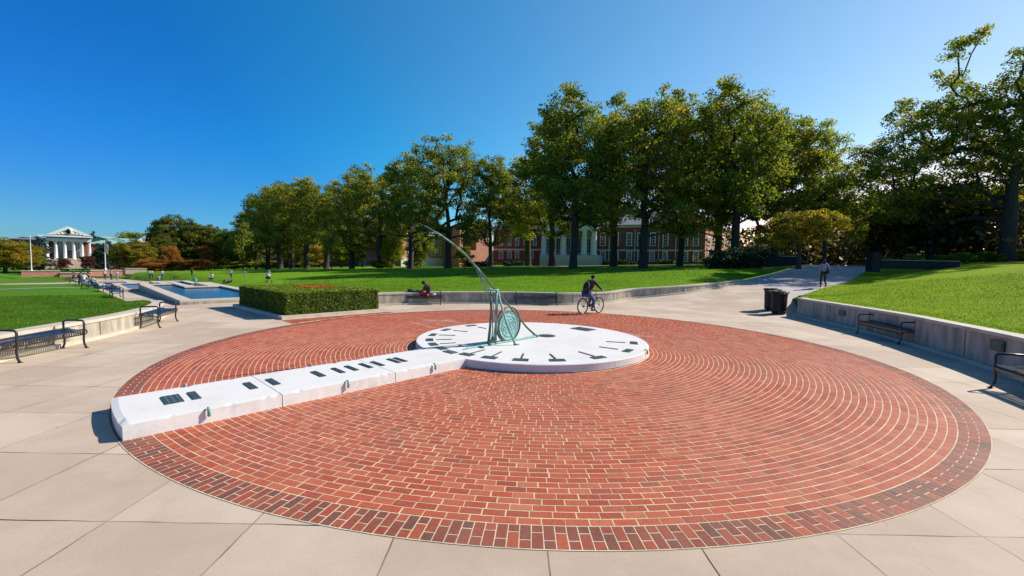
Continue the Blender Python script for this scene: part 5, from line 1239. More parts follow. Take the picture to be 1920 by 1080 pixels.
# small bright trees in front of the buildings
ptree('smally', 788, 501, 432, 80, .75, 'small bright leafy tree in front of the sunlit brick building, left of the wide oak', name='young_tree', H0=7.6)
ptree('smally', 735, 501, 440, 82, .8, 'small bright green tree left of the sunlit building', name='young_tree', rz=1, H0=7.6)
ptree('smallyy', 600, 500, 455, 118, 1.3, 'yellowish bush-like tree under the far oaks', name='young_tree', rz=2, H0=7.6)
ptree('smallg', 870, 503, 458, 78, .8, 'small dark leafy tree right beside the wide oak trunk', name='young_tree', rz=3, H0=7.6)
ptree('smally', 640, 500, 452, 112, 1.2, 'pale green small tree behind the pale forking oak trunk', name='young_tree', rz=4, H0=7.6)
ptree('smallg', 560, 500, 440, 130, 1.6, 'dark leafy small tree closing the view under the far oaks', name='young_tree', rz=5, H0=7.6)
ptree('smallol', 680, 500, 448, 116, 1.3, 'olive small tree behind the middle of the row', name='young_tree', rz=.5, H0=7.6)
proto('sap', 'leaf', 41, 7, 1.8, [(0, 0, 4.6, 1.1, 1.1, 2.4)], 36, .5, 46, .14, .07, leader=.85, shell=.6)
ptree('sap', 622, 513, 425, 60, 1.0, 'young thin-trunked tree on the open lawn in front of the oak row', name='young_tree', H0=7.0)
ptree('sap', 457, 520, 418, 85, .9, 'young dark thin tree standing alone on the lawn at the left end of the row', name='young_tree', rz=1, H0=7.0)
# left background
proto('round', 'leaf_olive', 71, 14, 1.6, [(0, 0, 7.8, 6.2, 5.8, 5.6), (-2.5, 0, 6, 4.6, 4.6, 4.2), (3, 0, 5.6, 4.4, 4.4, 4)], 430, .95, 90, .24, .36, leader=.5, shell=.35, hole=False)
ptree('round', 340, 503, 403, 150, 1.08, 'big rounded olive tree rising behind the orange shrubs at left', name='tree', rz=.4, H0=13.6)
ptree('round', 402, 503, 422, 155, .95, 'olive-green tree right of the big rounded one', name='tree', rz=1.4, H0=13.6)
ptree('round', 305, 503, 440, 140, .8, 'small olive tree left of the big rounded one', name='tree', rz=2.4, H0=13.6)
ptree('smallg', 436, 500, 428, 150, 1.0, 'green tree in the gap before the oak row starts', name='tree', rz=2.4, H0=7.6)
ptree('smallg', 468, 500, 440, 150, 1.2, 'dark green tree low behind the left end of the oak row', name='tree', rz=.4, H0=7.6)
ptree('smallg', 262, 500, 430, 215, 1.3, 'dark tree showing above the small pediment roof', name='tree', rz=3.4, H0=7.6)
ptree('smallo', 318, 506, 458, 130, .7, 'orange-brown small tree in front of the rounded olive tree', name='ornamental_tree', rz=1, H0=7.6)
ptree('smallo', 383, 504, 458, 140, .7, 'rust-coloured small tree at the right of the rounded olive tree', name='ornamental_tree', rz=2, H0=7.6)
for i, (px, top, h2) in enumerate(((290, 484, 'first'), (318, 486, 'second'), (345, 485, 'third'), (368, 484, 'fourth'), (300, 490, 'fifth'))):
    ptree('smallo', px, 512, top, 97-i, 2.3, '%s orange shrub from the left in the rust-coloured bed' % h2, group='orange shrubs in front of the far trees', name='shrub', rz=i, H0=7.6)
variant('roundy', 'round', 'leaf_y')
ptree('roundy', 10, 511, 445, 92, 1.75, 'round golden-topped tree at the far left edge', name='ornamental_tree', rz=0, H0=13.6)
ptree('roundy', 251, 510, 449, 104, 1.3, 'round yellow-green tree between the flagpole and the small pediment', name='ornamental_tree', rz=2.7, H0=13.6)
ptree('smallr', 118, 508, 482, 112, .9, 'small dusty red tree in front of the portico steps', name='ornamental_tree', rz=1, H0=7.6)
ptree('smallr', 163, 508, 478, 112, .9, 'dark red small tree at the right of the portico steps', name='ornamental_tree', rz=2, H0=7.6)
proto('con', 'needle_b', 51, 14, 1.0, [(0, 0, 3.5, 2.9, 2.9, 2.5), (0, 0, 7.0, 2.0, 2.0, 3.0), (0, 0, 10.4, 1.0, 1.0, 2.8)], 110, .75, 70, .2, .2, leader=.92, shell=.6)
variant('conn', 'con', 'needle')
ptree('con', 28, 506, 447, 126, 1.6, 'blue-green conifer behind the golden tree at the far left', name='conifer', rz=2, H0=13.0)
ptree('con', 73, 506, 440, 122, 1.7, 'blue-green conifer at the left of the portico', name='conifer', H0=13.0)
ptree('con', 50, 506, 446, 124, 1.5, 'blue-green conifer behind the left flagpole', name='conifer', rz=1, H0=13.0)
ptree('con', 205, 506, 446, 122, 1.5, 'blue-green conifer right of the portico, behind the right flagpole', name='conifer', rz=2, H0=13.0)
ptree('con', 224, 506, 455, 118, 1.5, 'blue-green conifer farther right, beside the round yellow-green tree', name='conifer', rz=.6, H0=13.0)
ptree('con', 190, 506, 453, 124, 1.4, 'blue-green conifer directly left of the right flagpole', name='conifer', rz=1.6, H0=13.0)
ptree('conn', 185, 506, 462, 120, 1.5, 'dark low conifer beside the right end of the portico', name='conifer', rz=2, H0=13.0)
ptree('conn', 178, 500, 430, 215, .8, 'dark tree top showing above the green copper roof', name='conifer', rz=3, H0=13.0)
# conifer bush and dark shrubs near the path
proto('bush', 'needle', 61, 3.2, .2, [(0, 0, 1.3, 2.6, 1.6, 1.3), (-.9, 0, 1.0, 1.8, 1.3, 1.0), (.5, 0, 2.0, 1.2, 1.1, .9)], 100, .42, 85, .12, .09, leader=.5, shell=.6)
variant('bushg', 'bush', 'leaf'); variant('bushy', 'bush', 'leaf_young'); variant('busho', 'bush', 'leaf_olive')
ptree('bush', 1385, 505, 452, 40, 1.35, 'dark spreading conifer bush where the long wall meets the trees', name='conifer_bush', H0=2.9, rz=0)
for i, (px, row, top, Y, wf, k, lab) in enumerate(((1440, 500, 470, 44, 1.2, 'bushg', 'dark shrub right of the conifer bush'), (1330, 500, 478, 60, 1.4, 'bushg', 'dark low shrub at the foot of the brick building end'), (1660, 497, 478, 33, 1.2, 'busho', 'olive shrub behind the right gate pier'), (1715, 497, 474, 36, 1.3, 'bushg', 'dark shrub behind the low right wall, left one'), (1790, 494, 470, 36, 1.4, 'bushg', 'dark shrub behind the low right wall, right one'),
     (1600, 492, 470, 60, 1.3, 'bushy', 'bright shrub seen beyond the end of the path'), (1850, 492, 468, 38, 1.3, 'bushg', 'dark shrub left of the great oak trunk'), (1925, 491, 462, 38, 1.5, 'bushg', 'dark shrub at the right edge'), (715, 502, 486, 82, 2.0, 'bushy', 'low bright bush left of the sunlit building'), (775, 502, 484, 80, 1.6, 'bushy', 'low sunny bush under the small bright tree'),
     (900, 501, 487, 80, 3.0, 'bush', 'dark low hedge-like bush before the recessed entrance'), (965, 501, 486, 84, 3.0, 'bush', 'dark low bush before the left end of the shaded building'), (1165, 499, 484, 84, 2.6, 'bush', 'dark low bush right of the white columns'), (1250, 498, 484, 80, 2.6, 'bush', 'dark low bush under the lower right windows'),
     (500, 503, 486, 140, 3.0, 'bushg', 'dark bush under the far oaks, left one'), (550, 503, 487, 130, 3.0, 'busho', 'olive bush under the far oaks, middle one'), (440, 503, 484, 150, 3.4, 'bushg', 'dark bush at the far left of the oaks'), (1540, 492, 474, 64, 2.0, 'bushg', 'dark bush above the head of the walking woman'))):
    ptree(k, px, row, top, Y, wf, lab, name='shrub', rz=i*1.3, H0=2.9)

# ------------------------------------------------------------ buildings
class Facade:
    """vertical plane through two surveyed pixels; builds boxes on it by photo position"""
    def __init__(s, pa, Ya, pb, Yb):
        a = np.array(at(*pa, Ya)); b = np.array(at(*pb, Yb)); s.o = a[:2]; s.d = (b-a)[:2]/np.linalg.norm((b-a)[:2]); s.n = np.array([s.d[1], -s.d[0]])
        if s.n @ s.o > 0: s.n = -s.n
        s.rz = math.atan2(s.d[1], s.d[0])
    def wz(s, px, py, off=0):
        R_ = ray(px, py); t = ((s.o+s.n*off) @ s.n)/(R_[:2] @ s.n); p = R_*t; return (p[:2]-s.o) @ s.d, p[2]+EYE
    def box(s, mb, x0, y0, x1, y1, depth, m, off=0):
        """photo rectangle; the box sits from off (front, towards viewer) back by depth"""
        wa, za = s.wz(x0, (y0+y1)/2, off); wb, zb = s.wz(x1, (y0+y1)/2, off); z1 = s.wz((x0+x1)/2, y0, off)[1]; z0 = s.wz((x0+x1)/2, y1, off)[1]
        s.wbox(mb, wa, wb, z0, z1, off, depth, m)
    def wbox(s, mb, wa, wb, z0, z1, off, depth, m):
        c = s.o+s.d*(wa+wb)/2+s.n*(off-depth/2); mb.box((c[0], c[1], (z0+z1)/2), (abs(wb-wa), depth, z1-z0), m, rz=s.rz)
    def pt(s, w_, z, off=0): p = s.o+s.d*w_+s.n*off; return (p[0], p[1], z)
    def window(s, root, x0, y0, x1, y1, fr='whitepaint', lights=(2, 4), off=.12):
        wa, _ = s.wz(x0, (y0+y1)/2); wb, _ = s.wz(x1, (y0+y1)/2); z1 = s.wz((x0+x1)/2, y0)[1]; z0 = s.wz((x0+x1)/2, y1)[1]
        if wa > wb: wa, wb = wb, wa
        f = MB(); t = min(.22, (wb-wa)*.16)
        s.wbox(f, wa, wa+t, z0, z1, off, .14, fr); s.wbox(f, wb-t, wb, z0, z1, off, .14, fr); s.wbox(f, wa+t, wb-t, z1-t, z1, off, .14, fr); s.wbox(f, wa-.1, wb+.1, z0-t*.8, z0, off+.06, .2, 'trim')
        for i in range(1, lights[0]): x = wa+t+(wb-wa-2*t)*i/lights[0]; s.wbox(f, x-.025, x+.025, z0, z1-t, off-.03, .05, fr)
        for i in range(1, lights[1]): z = z0+(z1-t-z0)*i/lights[1]; s.wbox(f, wa+t, wb-t, z-.025, z+.025, off-.035, .05, fr)
        fo = f.build('window', root); g_ = MB(); s.wbox(g_, wa+t, wb-t, z0, z1-t, off-.09, .03, 'glass'); g_.build('pane', fo)
def hip(mb, F, wa, wb, z, hgt, off, depth, ov, m):
    a = [F.pt(wa-ov, z, off+ov), F.pt(wb+ov, z, off+ov), F.pt(wb+ov, z, off-depth-ov), F.pt(wa-ov, z, off-depth-ov)]
    k = depth/2; r0 = F.pt(wa+k, z+hgt, off-depth/2); r1 = F.pt(wb-k, z+hgt, off-depth/2)
    lo_ = [(p[0], p[1], p[2]-.25) for p in a]
    mb.add(a+[r0, r1]+lo_, [(0, 1, 5, 4), (1, 2, 5), (2, 3, 4, 5), (3, 0, 4), (6, 7, 1, 0), (7, 8, 2, 1), (8, 9, 3, 2), (9, 6, 0, 3), (9, 8, 7, 6)], m)
# long shaded brick hall
F = Facade((935, 490), 104, (1320, 490), 86)
hall = thing('brick_hall', 'long shaded brick building behind the oaks with white window frames and columned porch', 'building')
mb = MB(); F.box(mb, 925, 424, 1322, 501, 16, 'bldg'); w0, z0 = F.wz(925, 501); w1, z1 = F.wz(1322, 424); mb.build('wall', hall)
mb = MB()
for (x0, x1) in ((925, 1015), (1117, 1320)): F.box(mb, x0, 466.5+(x0-925)*.008, x1, 469+(x1-925)*.004, .12, 'trim', .1)
F.box(mb, 922, 423, 1325, 427, .5, 'whitepaint', .45); mb.build('stone_band', hall)
mb = MB(); wa, za = F.wz(922, 424); wb, zb = F.wz(1325, 424); hip(mb, F, wa, wb, F.wz(1120, 423)[1], 3.6, 0, 16, .7, 'slate'); mb.build('roof', hall)
for x in (940, 955.5, 970, 997): F.window(hall, x-3.6, 470, x+3.6, 484)
for x in (940, 955.5, 970, 986, 1003): F.window(hall, x-3.4, 446, x+3.4, 460)
for x in (1130.5, 1155, 1180, 1200, 1222.5, 1247, 1285, 1305): F.window(hall, x-5.2, 471, x+5.2, 489.5)
for x in (1130.5, 1155, 1180, 1200, 1224, 1248, 1285, 1305): F.window(hall, x-5.4, 436, x+5.4, 460)
for i, x in enumerate((1142, 1190, 1235, 1267)):
    mb = MB(); F.box(mb, x-.7, 430, x+.7, 497, .12, 'trim', .22); mb.build('downpipe', hall)
# porch
mb = MB(); F.box(mb, 1015, 421, 1117, 432, 4, 'whitepaint', 4.0); F.box(mb, 1015, 432, 1117, 478, .1, 'bluegrey', .1); F.box(mb, 1012, 478, 1120, 500, 4.6, 'trim', 4.6)
mb.build('porch', hall)
mb = MB(); wl, zl = F.wz(1013, 421, 4); wr, zr = F.wz(1119, 421, 4); mid_ = (wl+wr)/2; zt_ = zl+3.4
mb.add([F.pt(wl, zl, 4.2), F.pt(wr, zl, 4.2), F.pt(mid_, zt_, 4.2), F.pt(wl, zl, -.5), F.pt(wr, zl, -.5), F.pt(mid_, zt_, -.5)], [(0, 1, 2), (5, 4, 3), (0, 2, 5, 3), (2, 1, 4, 5), (0, 3, 4, 1)], 'whitepaint'); mb.build('pediment', hall)
for x in (1019, 1037, 1056, 1076, 1095, 1113):
    w_, zb_ = F.wz(x, 478, 3.6); zt2 = F.wz(x, 432, 3.6)[1]; mb = MB(); p = F.pt(w_, 0, 3.5); mb.lathe([(.75, 0), (.75, .25), (.58, .35), (.6, (zt2-zb_)*.4), (.5, zt2-zb_-.4), (.7, zt2-zb_-.1), (.72, zt2-zb_)], 'whitepaint', (p[0], p[1], zb_), 18); mb.build('column', hall, True)
for x in (1028, 1047, 1066, 1086, 1104): F.window(hall, x-5, 446, x+5, 474, off=.24)
# sunlit brick building at left
S1 = Facade((760, 490), 118, (935, 490), 100)
sunb = thing('brick_building', 'sunlit orange brick building with a tall dark recessed entrance, behind the wide oak', 'building')
# its faces turn to the sun, so it is set on its own skewed plane
S1 = Facade((752, 490), 86, (862, 490), 99)
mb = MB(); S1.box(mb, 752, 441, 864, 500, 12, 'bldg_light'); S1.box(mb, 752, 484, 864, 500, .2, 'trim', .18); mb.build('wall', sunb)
mb = MB(); S1.box(mb, 748, 437, 866, 442, .6, 'whitepaint', .5); mb.build('cornice', sunb)
mb = MB(); wa, _ = S1.wz(748, 437); wb, _ = S1.wz(866, 437); hip(mb, S1, wa, wb, S1.wz(805, 437)[1], 4.0, 0, 12, .6, 'slate'); mb.build('roof', sunb)
for x in (767, 779, 795, 812, 824, 836, 848): S1.window(sunb, x-2.8, 463, x+2.8, 478); S1.window(sunb, x-2.8, 443.5, x+2.8, 457)
for x in (770, 788, 806, 822, 840): S1.window(sunb, x-3.2, 487, x+3.2, 493)
S2 = Facade((862, 490), 91, (924, 490), 98.5)
mb = MB()
S2.box(mb, 862, 424, 867.5, 500, 8, 'bldg_light'); S2.box(mb, 893, 424, 922, 500, 8, 'bldg_light'); S2.box(mb, 867.5, 424, 893, 440, 8, 'bldg_light'); S2.box(mb, 867.5, 469, 893, 500, 8, 'bldg_light'); mb.build('entrance_wall', sunb)
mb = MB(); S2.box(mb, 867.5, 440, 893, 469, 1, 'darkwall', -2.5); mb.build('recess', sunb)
mb = MB(); S2.box(mb, 867, 438.5, 923, 440, .3, 'whitepaint', .25); S2.box(mb, 861, 422, 924, 424.5, .6, 'trim', .4); mb.build('cornice', sunb)
for y in (447, 454, 461): 
    for x in (874, 880, 886.5): S2.window(sunb, x-2.4, y-2.8, x+2.4, y+2.8, fr='slate', off=-2.4)
mb = MB(); S2.box(mb, 922.2, 438, 924.5, 500, 1, 'whitepaint', .2); mb.build('white_pilaster', sunb)
# brick block at the right end of the hall
S3 = Facade((1318, 490), 92, (1372, 490), 104)
eb = thing('brick_wing', 'sunlit red brick wing with white windows at the right end of the shaded hall', 'building')
mb = MB(); S3.box(mb, 1318, 428, 1376, 501, 10, 'bldg_light'); mb.build('wall', eb); mb = MB(); S3.box(mb, 1318, 468, 1376, 471, .15, 'trim', .13); S3.box(mb, 1317, 425, 1377, 429, .5, 'whitepaint', .4); mb.build('stone_band', eb)
for x in (1329, 1341, 1354, 1366): S3.window(eb, x-3.2, 473, x+3.2, 485); S3.window(eb, x-3.2, 444, x+3.2, 458)
mb = MB(); wa, _ = S3.wz(1317, 426); wb, _ = S3.wz(1377, 426); hip(mb, S3, wa, wb, S3.wz(1345, 426)[1], 3, 0, 10, .5, 'slate'); mb.build('roof', eb)
# grey-blue building glimpsed left
S4 = Facade((500, 490), 170, (748, 490), 132)
gb = thing('distant_hall', 'brick and glass building glimpsed between the trunks at the left of the row', 'building')
mb = MB(); S4.box(mb, 500, 446, 748, 502, 12, 'bldg'); mb.build('wall', gb); mb = MB(); S4.box(mb, 672, 462, 700, 499, .2, 'bluegrey', .3); mb.build('glass_front', gb)
for x in range(512, 740, 14):
    if not 665 < x < 706: S4.window(gb, x-3, 468, x+3, 482)
mb = MB(); wa, _ = S4.wz(500, 446); wb, _ = S4.wz(748, 446); hip(mb, S4, wa, wb, S4.wz(620, 446)[1], 3, 0, 12, .6, 'slate'); mb.build('roof', gb)
# main columned building at the end of the mall
Bn = -U; 
class FM(Facade):
    def __init__(s, sdist): p = UV(sdist, 0); s.o = np.array(p); s.d = V/np.linalg.norm(V); s.n = Bn/np.linalg.norm(Bn); s.rz = math.atan2(s.d[1], s.d[0])
A1 = FM(170)
adm = thing('portico_building', 'white columned portico building with a sculpted pediment at the far left end of the mall', 'building')
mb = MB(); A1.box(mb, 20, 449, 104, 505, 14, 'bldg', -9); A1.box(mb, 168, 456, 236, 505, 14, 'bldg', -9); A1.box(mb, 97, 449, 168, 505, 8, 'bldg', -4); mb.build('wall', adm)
mb = MB(); A1.box(mb, 86, 447.5, 171.5, 452.5, 6, 'whitepaint', 0); A1.box(mb, 84, 441.5, 174, 444.5, 7, 'whitepaint', .8); A1.box(mb, 86.5, 444.5, 171, 447.5, 6, 'bluegrey', -.3); A1.box(mb, 70, 440, 90, 443, 3, 'whitepaint', -4); mb.build('entablature', adm)
wl, zl = A1.wz(84.5, 441.5, .8); wr, zr = A1.wz(174, 443, .8); wm, zm = A1.wz(127, 424, .8); z0_ = A1.wz(129, 441.5, .8)[1]
mb = MB(); mb.add([A1.pt(wl+1, z0_, .2), A1.pt(wr-1, z0_, .2), A1.pt(wm, zm-.8, .2), A1.pt(wl+1, z0_, -12), A1.pt(wr-1, z0_, -12), A1.pt(wm, zm-.8, -12)], [(0, 1, 2), (5, 4, 3), (0, 2, 5, 3), (2, 1, 4, 5)], 'trim'); mb.build('pediment', adm)
mb = MB()
for a, b in ((wl, wm), (wr, wm)):
    mb.add([A1.pt(a, z0_, .9), A1.pt(b, zm-.0, .9), A1.pt(b, zm-1.0, .9), A1.pt(a+(1.6 if a < b else -1.6), z0_, .9), A1.pt(a, z0_, -13), A1.pt(b, zm, -13), A1.pt(b, zm-1.0, -13), A1.pt(a+(1.6 if a < b else -1.6), z0_, -13)], [(0, 1, 2, 3), (0, 4, 5, 1), (7, 6, 5, 4), (3, 2, 6, 7)], 'whitepaint')
mb.build('raking_cornice', adm)
mb = MB(); pc_ = A1.pt(wm, (z0_+zm)/2-.2, .35)
for k in range(9): a = wm+(k-4)*(wr-wl)*.075; hgt = (zm-z0_)*(.5-.09*abs(k-4)); mb.ell(A1.pt(a, z0_+hgt*.55, .4), (.8, .35, hgt*.5), 'whitepaint', 8, 6)
mb.ell(pc_, (1.3, .5, 1.3), 'whitepaint', 14, 8); mb.ell(A1.pt(wm, (z0_+zm)/2-.2, .8), (.8, .3, .8), 'darkwall', 12, 8); mb.build('relief', adm, True)
for x in (89, 105.6, 122.6, 139, 154.8, 168.5):
    w_, zb_ = A1.wz(x, 486.3, -.6); zt2 = A1.wz(x, 452.4, -.6)[1]; h_ = zt2-zb_; p = A1.pt(w_, 0, -.8); mb = MB(); mb.lathe([(.55, 0), (.55, .3), (.4, .45), (.4, h_*.4), (.34, h_-.6), (.5, h_-.2), (.52, h_)], 'whitepaint', (p[0], p[1], zb_), 18); mb.build('column', adm, True)
for x in (114, 131, 147):
    mb = MB(); A1.box(mb, x-5.6, 459, x+5.6, 470, .3, 'bluegrey', -3.7); mb.build('panel', adm)
    A1.window(adm, x-4.5, 453, x+4.5, 458.5, off=-3.6); A1.window(adm, x-4.5, 471, x+4.5, 485, off=-3.6, fr='bluegrey' if x != 131 else 'darkwall')
mb = MB(); A1.box(mb, 85, 486.5, 172, 505, 8, 'tanstone', .2); A1.box(mb, 84, 485.5, 95.5, 505, 4, 'tanstone', 3.5); A1.box(mb, 168, 485.5, 178, 505, 4, 'tanstone', 3.5)
for k in range(7): A1.box(mb, 96, 490+2*k, 167.5, 492+2*k+.0, 1.2, 'tanstone', .6+.7*k)
mb.build('podium', adm)
mb = MB(); wa, _ = A1.wz(170, 456, -9); wb, _ = A1.wz(238, 456, -9); hip(mb, A1, wa, wb, A1.wz(200, 457, -9)[1], 2.6, -9, 14, .6, 'copper'); wa, _ = A1.wz(18, 446, -9); wb, _ = A1.wz(100, 446, -9); hip(mb, A1, wa, wb, A1.wz(60, 448, -9)[1], .7, -9, 14, .6, 'slate'); mb.build('roof', adm)
for x in (30, 42, 184, 196, 210, 224): A1.window(adm, x-2.4, 470, x+2.4, 480, off=-8.9)
# second pedimented building
A2 = FM(200)
ped = thing('gabled_building', 'building with a small white gable and pale green roof behind the round yellow-green tree', 'building')
mb = MB(); A2.box(mb, 215, 455, 320, 506, 14, 'bldg', -3); mb.build('wall', ped)
wl, z0_ = A2.wz(258, 450, 0); wr, _ = A2.wz(306, 450, 0); wm, zm = A2.wz(283, 436, 0)
mb = MB(); mb.add([A2.pt(wl, z0_, 0), A2.pt(wr, z0_, 0), A2.pt(wm, zm, 0), A2.pt(wl, z0_, -10), A2.pt(wr, z0_, -10), A2.pt(wm, zm, -10)], [(0, 1, 2), (5, 4, 3)], 'whitepaint'); mb.add([A2.pt(wl-.6, z0_-.1, .4), A2.pt(wm, zm+.3, .4), A2.pt(wm, zm+.3, -12), A2.pt(wl-.6, z0_-.1, -12), A2.pt(wr+.6, z0_-.1, .4), A2.pt(wr+.6, z0_-.1, -12)], [(0, 1, 2, 3), (4, 5, 2, 1)], 'copper'); A2.box(mb, 258, 450, 306, 455, 5, 'whitepaint', .1); mb.build('pediment', ped)
for x in (262, 283, 301): w_, zb_ = A2.wz(x, 500, -.8); zt2 = A2.wz(x, 455, -.8)[1]; p = A2.pt(w_, 0, -.8); mb = MB(); mb.lathe([(.8, 0), (.7, .4), (.6, zt2-zb_-.4), (.8, zt2-zb_)], 'whitepaint', (p[0], p[1], zb_), 14); mb.build('column', ped, True)
mb = MB(); wa, _ = A2.wz(214, 456, -3); wb, _ = A2.wz(262, 456, -3); hip(mb, A2, wa, wb, A2.wz(238, 456, -3)[1], 2, -3, 14, .5, 'copper'); mb.build('roof', ped)
# low brick planter wall in front of the main building
A3 = FM(92)
pw = thing('planter_wall', 'low red brick planter wall with pale coping in front of the portico building', 'wall')
mb = MB(); A3.box(mb, 40, 508.5, 112, 519, 1.2, 'bldg_light'); A3.box(mb, 112, 512, 170, 519.5, 1.2, 'bldg_light', .6); A3.box(mb, 170, 507.5, 234, 517.5, 1.2, 'bldg_light'); mb.build('brick_wall', pw)
mb = MB(); A3.box(mb, 39, 507.5, 112, 508.5, 1.4, 'cap', .1); A3.box(mb, 112, 511, 172, 512, 1.4, 'cap', .75); A3.box(mb, 170, 506.3, 235, 507.5, 1.4, 'cap', .1); mb.build('coping', pw)
mb = MB(); A3.box(mb, 235, 504, 275, 514, .8, 'tanstone', .2); A3.box(mb, 234, 503, 276, 504, 1, 'cap', .3); ob = mb.build('sign_wall'); tag(ob, 'short pale tan wall beside the end of the red planter wall', 'wall')
# flagpoles
for px, top, row, lab in ((59.5, 443, 509, 'white flagpole in front of the blue-green conifers at the left of the portico'), (198, 452, 506, 'white flagpole with a cream flag hanging near its top, right of the portico')):
    b = at(px, row, 78); t_ = at(px, top, 78); fp = thing('flagpole', lab, 'flagpole', b); h_ = t_[2]-b[2]
    mb = MB(); mb.lathe([(.2, 0), (.2, .2), (.09, .3), (.07, .5), (.06, h_*.7), (.04, h_), (.08, h_+.08), (0, h_+.18)], 'whitepaint', n=12); mb.build('pole', fp, True)
    if px > 100:
        mb = MB(); vs = []; 
        for i in range(7):
            for j in range(5): vs.append((.08+.13*j+.03*math.sin(i), .06*math.sin(j*1.7+i*.6), h_-.3-i*.3-j*.08))
        fs = [(i*5+j, i*5+j+1, (i+1)*5+j+1, (i+1)*5+j) for i in range(6) for j in range(4)]; mb.add(vs, fs, cmat((.7, .62, .48))); o = mb.build('flag', fp); sm = o.modifiers.new('t', 'SOLIDIFY'); sm.thickness = .02
# gate walls by the path
def lowwall(pa, Ya, pb, Yb, top, label, pier=None):
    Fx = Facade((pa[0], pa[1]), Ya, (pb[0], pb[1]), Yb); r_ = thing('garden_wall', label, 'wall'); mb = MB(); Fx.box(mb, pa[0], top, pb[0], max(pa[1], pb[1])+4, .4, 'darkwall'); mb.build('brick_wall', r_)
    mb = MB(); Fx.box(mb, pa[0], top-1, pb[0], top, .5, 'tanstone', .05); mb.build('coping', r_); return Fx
lowwall((1432, 499), 42, (1500, 498), 42, 481, 'shaded brick garden wall left of the path end, under the yellow maple')
lowwall((1652, 501), 31, (1800, 497), 31, 489, 'long shaded brick garden wall across the back of the right lawn')
lowwall((1500, 492), 66, (1660, 491), 66, 481, 'low shaded red wall closing the view beyond the end of the path')
Fx = Facade((1500, 492), 55, (1660, 492), 55)
pr = thing('gate_pier', 'shaded square brick pier at the right side of the path end', 'pier'); Fp = Facade((1630, 503), 31, (1654, 503), 31)
mb = MB(); Fp.box(mb, 1636, 478, 1651, 510, .6, 'darkwall', .1); mb.build('shaft', pr); mb = MB(); Fp.box(mb, 1635, 475.5, 1652, 478, .72, 'darkwall', .16); Fp.box(mb, 1638, 473, 1649, 475.5, .45, 'darkwall', .0); mb.build('cap', pr)
# white parked van / pale car glimpses right
for px, row, Y, lab, c in ((1655, 478, 85, 'white car glimpsed through the trees beyond the gate pier', (.75, .75, .77)), (1822, 455, 60, 'pale blue-white van glimpsed left of the great oak trunk', (.6, .68, .8))):
    b = at(px, row, Y); car = thing('parked_car', lab, 'car', b, .2); cm = cmat(c, .3); mb = MB()
    prof = [(-2.2, .35), (-2.25, .8), (-1.9, .95), (-1.3, 1.05), (-.8, 1.5), (.9, 1.52), (1.5, 1.05), (2.15, .95), (2.2, .4)]
    vs = [(x, s*(.85 if z < 1.2 else .7), z) for s in (-1, 1) for x, z in prof]; k = len(prof); mb.add(vs, [tuple(range(k)), tuple(reversed(range(k, 2*k)))]+[(i, k+i, k+(i+1) % k, (i+1) % k) for i in range(k)], cm); mb.build('body', car)
    for sx in (-1.35, 1.4):
        for sy in (-.8, .8): mb = MB(); mb.cyl((sx, sy-.1, .33), (sx, sy+.1, .33), .33, 'tyre', n=18); mb.build('wheel', car)
    mb = MB(); mb.box((0, 0, 1.27), (1.5, 1.58, .3), 'glass'); mb.build('window_glass', car)

# distant hills of trees that close the horizon behind everything
def belt(name, s_pts, h, matn, n, seed, label, size=1.1):
    rnd = np.random.default_rng(seed); pts = []; P0_ = np.array(s_pts, float)
    seg = np.linalg.norm(np.diff(P0_[:, :2], axis=0), axis=1); cum = np.r_[0, np.cumsum(seg)]
    t = rnd.random(n)*cum[-1]; i = np.clip(np.searchsorted(cum, t)-1, 0, len(seg)-1); f = ((t-cum[i])/seg[i])[:, None]
    b = P0_[i]*(1-f)+P0_[i+1]*f; hh = h*(.7+.2*np.sin(t*.11)+.15*np.sin(t*.31+2)+.1*np.sin(t*.9))
    z = b[:, 2]+rnd.random(n)**.8*hh; c = np.c_[b[:, 0]+rnd.normal(0, 4, n), b[:, 1]+rnd.normal(0, 4, n), z]
    nr = np.tile((0, -.5, .6), (n, 1)); Vv, Fq = leafquads(c, size, nr, rnd, 1.4, .8)
    o = raw_mesh(name, Vv, Fq, matn, {'tint': ('FACE', 'FLOAT', np.clip(.35+.15*np.sin(t*.3)+rnd.normal(0, .15, n), 0, 1))}); tag(o, label, 'woodland', kind='stuff')
belt('distant_woodland', [UV(215, -160)+(-4.5,), UV(225, -60)+(-4.5,), UV(230, 20)+(-4.5,), UV(210, 90)+(-3,), (-60, 190, -2), (0, 170, 0), (60, 150, 1.5), (110, 120, 2.5), (130, 60, 3), (120, 20, 3)], 11, 'leaf_olive', 26000, 8, 'far line of trees closing the view behind the buildings')

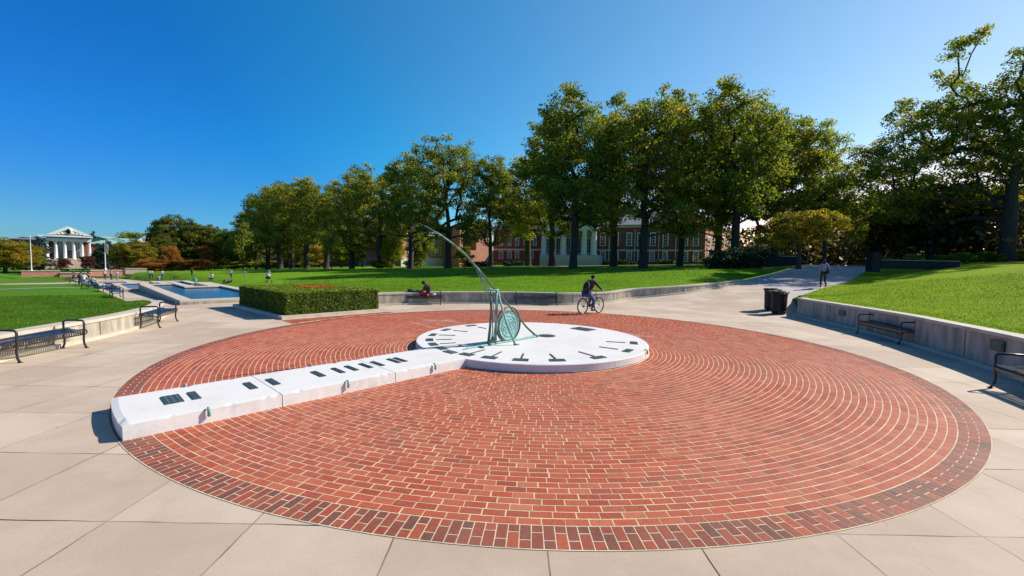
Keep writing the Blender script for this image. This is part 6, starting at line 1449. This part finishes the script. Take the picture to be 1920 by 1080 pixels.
# ------------------------------------------------------------ grass blades near the walls
def blades(name, poly, near, n, hf, matn, label):
    rnd = np.random.default_rng(77); P_ = []
    while len(P_) < n:
        r_ = near[0]*(near[1]/near[0])**rnd.random(); a = rnd.uniform(near[2], near[3]); x, y = r_*math.cos(a), r_*math.sin(a)
        if in_poly(x, y, poly): P_.append((x, y))
    P_ = np.array(P_)
    # cheap heights: sample the surface on a coarse lattice
    cache = {}
    def h(x, y):
        k = (round(x*2.5), round(y*2.5))
        if k not in cache: cache[k] = hf(k[0]/2.5, k[1]/2.5)
        return cache[k]
    def hb(x, y):
        x0, y0 = math.floor(x*2.5)/2.5, math.floor(y*2.5)/2.5; fx, fy = (x-x0)*2.5, (y-y0)*2.5
        return (h(x0, y0)*(1-fx)+h(x0+.4, y0)*fx)*(1-fy)+(h(x0, y0+.4)*(1-fx)+h(x0+.4, y0+.4)*fx)*fy
    Z = np.array([hb(x, y) for x, y in P_])
    d = np.hypot(P_[:, 0], P_[:, 1]); s = np.clip(d/14, .8, 2.4); az = rnd.random(len(P_))*6.283; hgt = rnd.uniform(.025, .06, len(P_))*np.sqrt(s); wd = .006*s
    V_ = np.zeros((len(P_), 3, 3)); b = np.c_[P_, Z-.01]; sx = np.c_[np.cos(az)*wd, np.sin(az)*wd, np.zeros(len(P_))]
    V_[:, 0] = b-sx; V_[:, 1] = b+sx; V_[:, 2] = b+np.c_[rnd.normal(0, .02, (len(P_), 2)), hgt]
    o = raw_mesh(name, V_.reshape(-1, 3), np.arange(len(P_)*3).reshape(-1, 3), matn, {'tint': ('FACE', 'FLOAT', np.clip(.45+.18*np.sin(P_[:, 0]*1.3)*np.sin(P_[:, 1]*1.7)+rnd.normal(0, .18, len(P_)), 0, 1))}); tag(o, label, 'grass', kind='stuff')
blades('grass', rl_poly, (13, 34, R(20), R(62)), 60000, lawn_r, 'grassblade', 'short sunlit grass above the shaded right wall')
blades('grass', ll_poly, (12, 34, R(124), R(146)), 60000, lawn_l, 'grassblade', 'short dark grass above the left wall with the two benches')
blades('grass', cl_poly, (21, 42, R(55), R(118)), 50000, lawn_c, 'grassblade', 'short grass above the long centre wall')
belt('garden_hedgerow', [(33, 60, 1.8), (44, 52, 2.0), (52, 40, 2.2), (56, 28, 2.4), (52, 14, 2.6)], 5.5, 'leaf_brown', 18000, 9, 'dark hedgerow behind the garden walls at right', .4)
def litter(name, poly, near, n, hf, matn, label):
    rnd = np.random.default_rng(99); P_ = []
    while len(P_) < n:
        r_ = near[0]*(near[1]/near[0])**rnd.random(); a = rnd.uniform(near[2], near[3]); x, y = r_*math.cos(a), r_*math.sin(a)
        if in_poly(x, y, poly): P_.append((x, y, hf(x, y)+.03))
    LV, LF = leafquads(np.array(P_), .055, np.tile((0, 0, 1.0), (n, 1)), rnd, 1.4, .3)
    tag(raw_mesh(name, LV, LF, matn, {'tint': ('FACE', 'FLOAT', rnd.random(n))}), label, 'fallen leaves', kind='stuff')
litter('fallen_leaves', rl_poly, (12, 34, R(25), R(62)), 500, lawn_r, 'leaf_y', 'scattered dry leaves on the sunlit right lawn')
print('objects', len(bpy.data.objects), 'polys', sum(len(m.polygons) for m in bpy.data.meshes))
